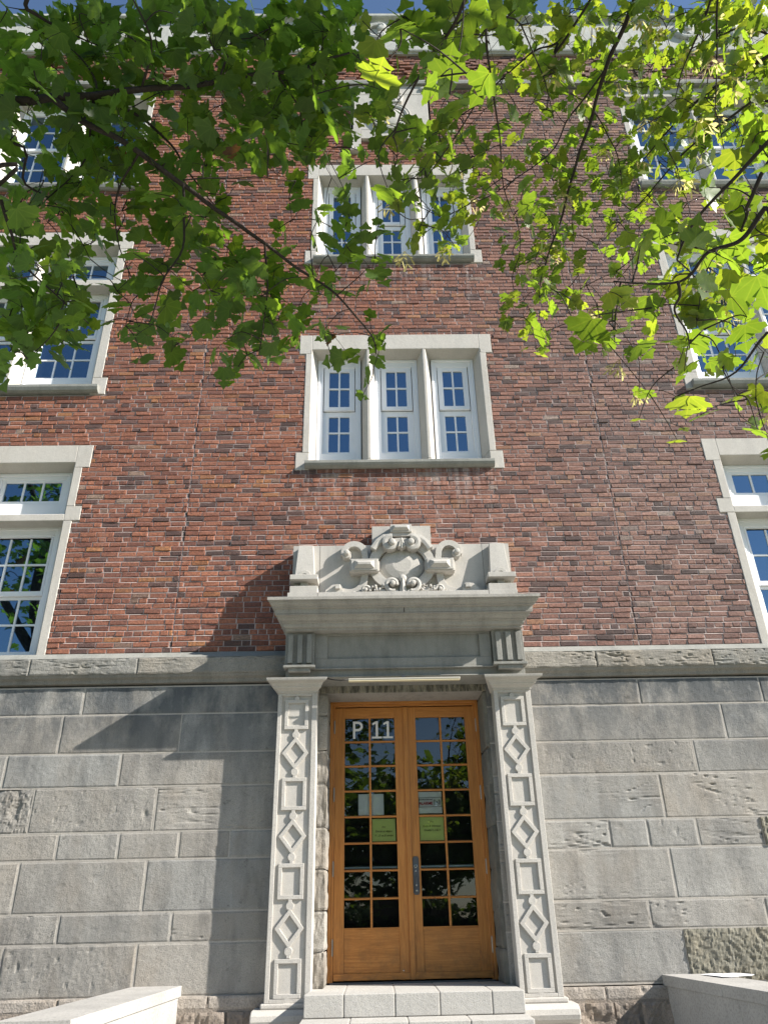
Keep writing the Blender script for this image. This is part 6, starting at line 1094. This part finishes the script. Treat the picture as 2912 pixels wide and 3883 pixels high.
def maple(kind, base, label, limbs, feeder, LB_, LS, extra, seeds, seed):
    random.seed(seed)
    T_ = tag(empty('maple_tree', base), label, 'tree', 'maples in front of the school')
    b = MB()
    tr_ = smooth_path(limbs[0][0], 6)
    n = len(tr_); b.tube(twiggy(tr_, .06), [limbs[0][1]+(limbs[0][2]-limbs[0][1])*i/(n-1) for i in range(n)], 12)
    b.build('trunk', M['bark'], T_, smooth=True)
    samp = []
    for pts, r0, r1 in limbs[1:]:
        P = twiggy(smooth_path(pts, 5), .05); n = len(P)
        b = MB(); b.tube(P, [r0+(r1-r0)*i/(n-1) for i in range(n)], 8); b.build('branch', M['bark'], T_, smooth=True); samp += [(p, 1) for p in P]
    for i, (pts, r0, r1) in enumerate(LB_):
        pts = [Vector(p) for p in pts]; ext = feeder(i, pts[0])
        P = ext + pts if ext else pts
        P = twiggy(smooth_path(P, 6), .018); n = len(P); k0 = 6*len(ext)
        R = [(r0*1.6+(r0-r0*1.6)*j/max(1, k0)) if j < k0 else r0+(r1-r0)*((j-k0)/max(1, n-1-k0)) for j in range(n)]
        b = MB(); b.tube(P, R, 7); b.build('branch', M['bark'], T_, smooth=True); samp += [(p, 0) for p in P]
    kd_ = kdtree.KDTree(len(samp))
    for i, (p, _) in enumerate(samp): kd_.insert(p, i)
    kd_.balance()
    V, F, T = [], [], []; tw = MB(); cl = {}
    for x, y, z, s in LS: cl.setdefault((round(x/.26), round(y/.26), round(z/.26)), []).append((Vector((x, y, z)), s))
    nodes = [p for p, _ in samp]; net = np.array([tuple(p) for p in nodes])
    todo = []
    for key, items in cl.items():
        c = sum((p for p, s in items), Vector())/len(items); todo.append([kd_.find(c)[2], c, items])
    todo.sort(key=lambda e: e[0])
    for d0, c, items in todo:
        dv = net-np.array(c); dd = np.sqrt((dv*dv).sum(1)); kk = int(dd.argmin()); q = Vector(net[kk]); dist = float(dd[kk])
        mid = (q+c)/2+Vector((random.gauss(0, .02), random.gauss(0, .02), .02+.04*dist))
        if dist < .9:
            P = smooth_path([q, mid, c], 4); tw.tube(P, [.0034-.0018*i/(len(P)-1) for i in range(len(P))], 5)
            net = np.vstack([net, np.array([tuple(p) for p in P[1:]])])
        for p, s in items:
            out_ = (p-c); out_ = out_.normalized() if out_.length > .01 else Vector((random.gauss(0, 1), random.gauss(0, 1), 0)).normalized()
            ax = (out_*.8 + Vector((random.gauss(0, .5), random.gauss(0, .5), -.55+random.gauss(0, .35)))).normalized()
            nr = Vector((random.gauss(0, .55), random.gauss(0, .55), 1.0)); 
            p0 = p-ax*s*.4
            pet = smooth_path([c.lerp(p0, 0), c.lerp(p0, .5)+Vector((0, 0, .006)), p0], 2)
            tw.tube(pet, .0012, 4, cap=False)
            add_leaf(V, F, T, p0, s, ax, nr, leaf_tone(kind, s))
    ex = []
    for cx, cy, cz, rx, ry, rz, n_, sz in extra:
        k = 0; hubs = []
        for _ in range(max(1, n_//14)):
            v = Vector((random.gauss(0, 1), random.gauss(0, 1), random.gauss(0, 1))).normalized()*random.random()**.4
            hubs.append(Vector((cx+v.x*rx, cy+v.y*ry, cz+v.z*rz)))
        for h in hubs:
            q, idx, dist = kd_.find(h)
            if not in_frame(h, 1.15) and not in_frame((h+q)/2, 1.1): tw.tube(smooth_path([q, (q+h)/2+Vector((0, 0, .2)), h], 3), [.014, .012, .010, .008, .007, .006, .005], 5)
        for _ in range(n_):
            h = random.choice(hubs); p = h+Vector((random.gauss(0, .26), random.gauss(0, .26), random.gauss(0, .2)))
            if in_frame(p, 1.09): continue
            ax = Vector((random.gauss(0, .7), random.gauss(0, .7), -.5)); add_leaf(V, F, T, p, sz*random.uniform(.75, 1.25), ax, Vector((random.gauss(0, .5), random.gauss(0, .5), 1)), leaf_tone(kind))
    tw.build('twigs', M['bark'], T_, fix=False, smooth=True)
    mesh_leaves('foliage', V, F, T, T_)
    if seeds:
        sm = samara_mesh(); first = None
        far = [c for c in cl.items() if (c[1][0][0]-CAM).length > 4.2]; pts = random.sample(far, min(seeds, len(far)))
        for key, items in pts:
            p = items[0][0]+Vector((random.gauss(0, .04), random.gauss(0, .04), -.02))
            if first is None:
                first = sm.build('seed_cluster', M['seed'], T_, origin=(0, 0, 0), fix=False); o = first
            else:
                o = first.copy(); COL.objects.link(o); o.parent = T_; o.matrix_parent_inverse = first.matrix_parent_inverse.copy()
            o.location = p; o.rotation_euler = (random.gauss(0, .2), random.gauss(0, .2), random.random()*6); s = random.uniform(.9, 1.4); o.scale = (s, s, s)
    return T_

# left maple: trunk just out of the picture on the left, one long limb reaching in
hubL = Vector((-6.6, -5.2, 5.6))
def feedL(i, p):
    if i == 0: return [hubL, Vector((-4.6, -5.1, 5.3))]
    if i == 5: return [hubL+Vector((.1, 0, -.6)), Vector((-4.4, -5.2, 4.4))]
    if i == 8: return [hubL+Vector((0, 0, .9)), Vector((-4.4, -5.2, 6.3))]
    if i == 10: return [hubL+Vector((0, 0, -.2)), Vector((-4.5, -4.9, 4.9))]
    return []
maple('L', (-6.8, -5.3, 0), 'shaded maple on the left whose dark limb reaches across the upper facade',
      [([(-6.8, -5.3, -.2), (-6.78, -5.28, 1.5), (-6.7, -5.2, 3.6), (-6.6, -5.2, 5.6), (-6.9, -5.1, 7.5), (-6.7, -5.4, 9.8), (-6.9, -5.6, 12.2)], .24, .05),
       ([(-6.65, -5.2, 5.9), (-7.6, -4.9, 7.4), (-8.6, -5.2, 9.4)], .11, .03), ([(-6.8, -5.15, 6.9), (-6.0, -5.6, 8.6), (-5.2, -6.2, 10.4)], .10, .03), ([(-6.8, -5.2, 8.2), (-7.3, -4.4, 9.8), (-7.4, -3.9, 11.5)], .07, .02)],
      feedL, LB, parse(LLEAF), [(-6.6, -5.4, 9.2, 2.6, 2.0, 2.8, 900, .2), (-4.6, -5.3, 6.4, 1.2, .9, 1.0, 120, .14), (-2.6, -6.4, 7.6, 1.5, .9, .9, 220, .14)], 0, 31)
# right maple: stands behind the viewer to the right, its boughs hang in from above
hubR = Vector((3.3, -8.6, 8.3))
def feedR(i, p):
    if i in (9, 10, 11, 17): return []
    d = (hubR-p)
    u = random.random(); hub = hubR.lerp(Vector((2.2, -6.9, 9.2)), u) if i % 2 else hubR.lerp(Vector((3.6, -9.9, 6.9)), u*.8)
    return [hub, p+(hub-p)*.45+Vector((random.gauss(0, .25), random.gauss(0, .2), .3))]
maple('R', (3.9, -11.2, 0), 'sunlit maple on the right with bright yellow green leaves and hanging seeds',
      [([(3.9, -11.2, -.2), (3.92, -11.15, 1.6), (3.85, -11.0, 3.6), (3.7, -10.6, 5.6), (3.6, -10.5, 8.2), (3.8, -10.8, 10.8)], .26, .05),
       ([(3.72, -10.65, 5.2), (3.6, -9.8, 6.9), (3.3, -8.6, 8.3)], .13, .05), ([(3.62, -10.5, 7.4), (2.4, -9.6, 8.8), (1.6, -8.8, 9.9)], .08, .02), ([(3.66, -10.5, 6.4), (4.9, -10.9, 8.2), (5.8, -11.4, 9.8)], .08, .02),
       ([(3.35, -8.7, 8.2), (2.9, -7.7, 8.8), (2.2, -6.9, 9.2)], .05, .02)],
      feedR, RB, parse(RLEAF), [(2.7, -7.3, 7.9, 1.9, 1.0, 1.7, 1200, .15), (3.6, -10.6, 9.0, 2.6, 2.2, 2.2, 900, .2), (.6, -8.2, 7.4, 1.6, 1.2, 1.1, 260, .14)], 60, 47)  # first extra clump is unseen, added to shade the left maple's leaves

# trees across the lawn, seen in the door glass
def lawn_tree(x, y, h, r, label, seed):
    random.seed(seed); T_ = tag(empty('lawn_tree', (x, y, 0)), label, 'tree', 'trees across the lawn')
    b = MB(); b.tube(smooth_path([(x, y, -.2), (x+.1, y, h*.25), (x-.1, y+.1, h*.5), (x, y, h*.9)], 5), [.22, .2, .19, .18, .17, .16, .15, .14, .13, .12, .11, .10, .09, .07, .05, .03], 10); b.build('trunk', M['bark'], T_, smooth=True)
    V, F, T = [], [], []; hubs = []
    for _ in range(90):
        v = Vector((random.gauss(0, 1), random.gauss(0, 1), random.gauss(0, 1))).normalized()*random.random()**.35; hubs.append(Vector((x+v.x*r, y+v.y*r, h*.6+v.z*h*.38)))
    for hb in hubs:
        b = MB()
    for _ in range(2400):
        p = random.choice(hubs)+Vector((random.gauss(0, .4), random.gauss(0, .4), random.gauss(0, .3)))
        add_leaf(V, F, T, p, random.uniform(.28, .5), Vector((random.gauss(0, .7), random.gauss(0, .7), -.4)), Vector((random.gauss(0, .5), random.gauss(0, .5), 1)), leaf_tone('B'))
    mesh_leaves('foliage', V, F, T, T_)
lawn_tree(-4.6, -18.5, 8.0, 3.6, 'round green tree across the lawn, reflected in the left door', 1)
lawn_tree(.6, -20, 6.6, 2.9, 'lower green tree across the lawn, reflected in the door middle', 2)
lawn_tree(5.4, -19, 8.4, 3.6, 'full green tree across the lawn, reflected in the right door', 3)

# unseen clipped row added to keep the lower door reflections dark
random.seed(77); V, F, T = [], [], []
Hd = tag(empty('added_hedge', (0, -13.2, 0)), 'unseen dark greenery added behind the viewer to darken the door reflections', 'added_hedge')
for _ in range(5200):
    x = random.uniform(-9, 9); y = -13.2+random.uniform(-.5, .5); z = random.random()**.8*1.9
    add_leaf(V, F, T, Vector((x, y, z)), random.uniform(.16, .28), Vector((random.gauss(0, .7), random.gauss(0, .7), -.3)), Vector((random.gauss(0, .7), random.gauss(0, .7)+.4, 1)), tuple(c*.7 for c in leaf_tone('B')))
mesh_leaves('foliage', V, F, T, Hd)
b = MB(); b.box(-9, 9, -13.45, -12.95, 0, 1.55); b.build('added_hedge_core', M['bark'], Hd)
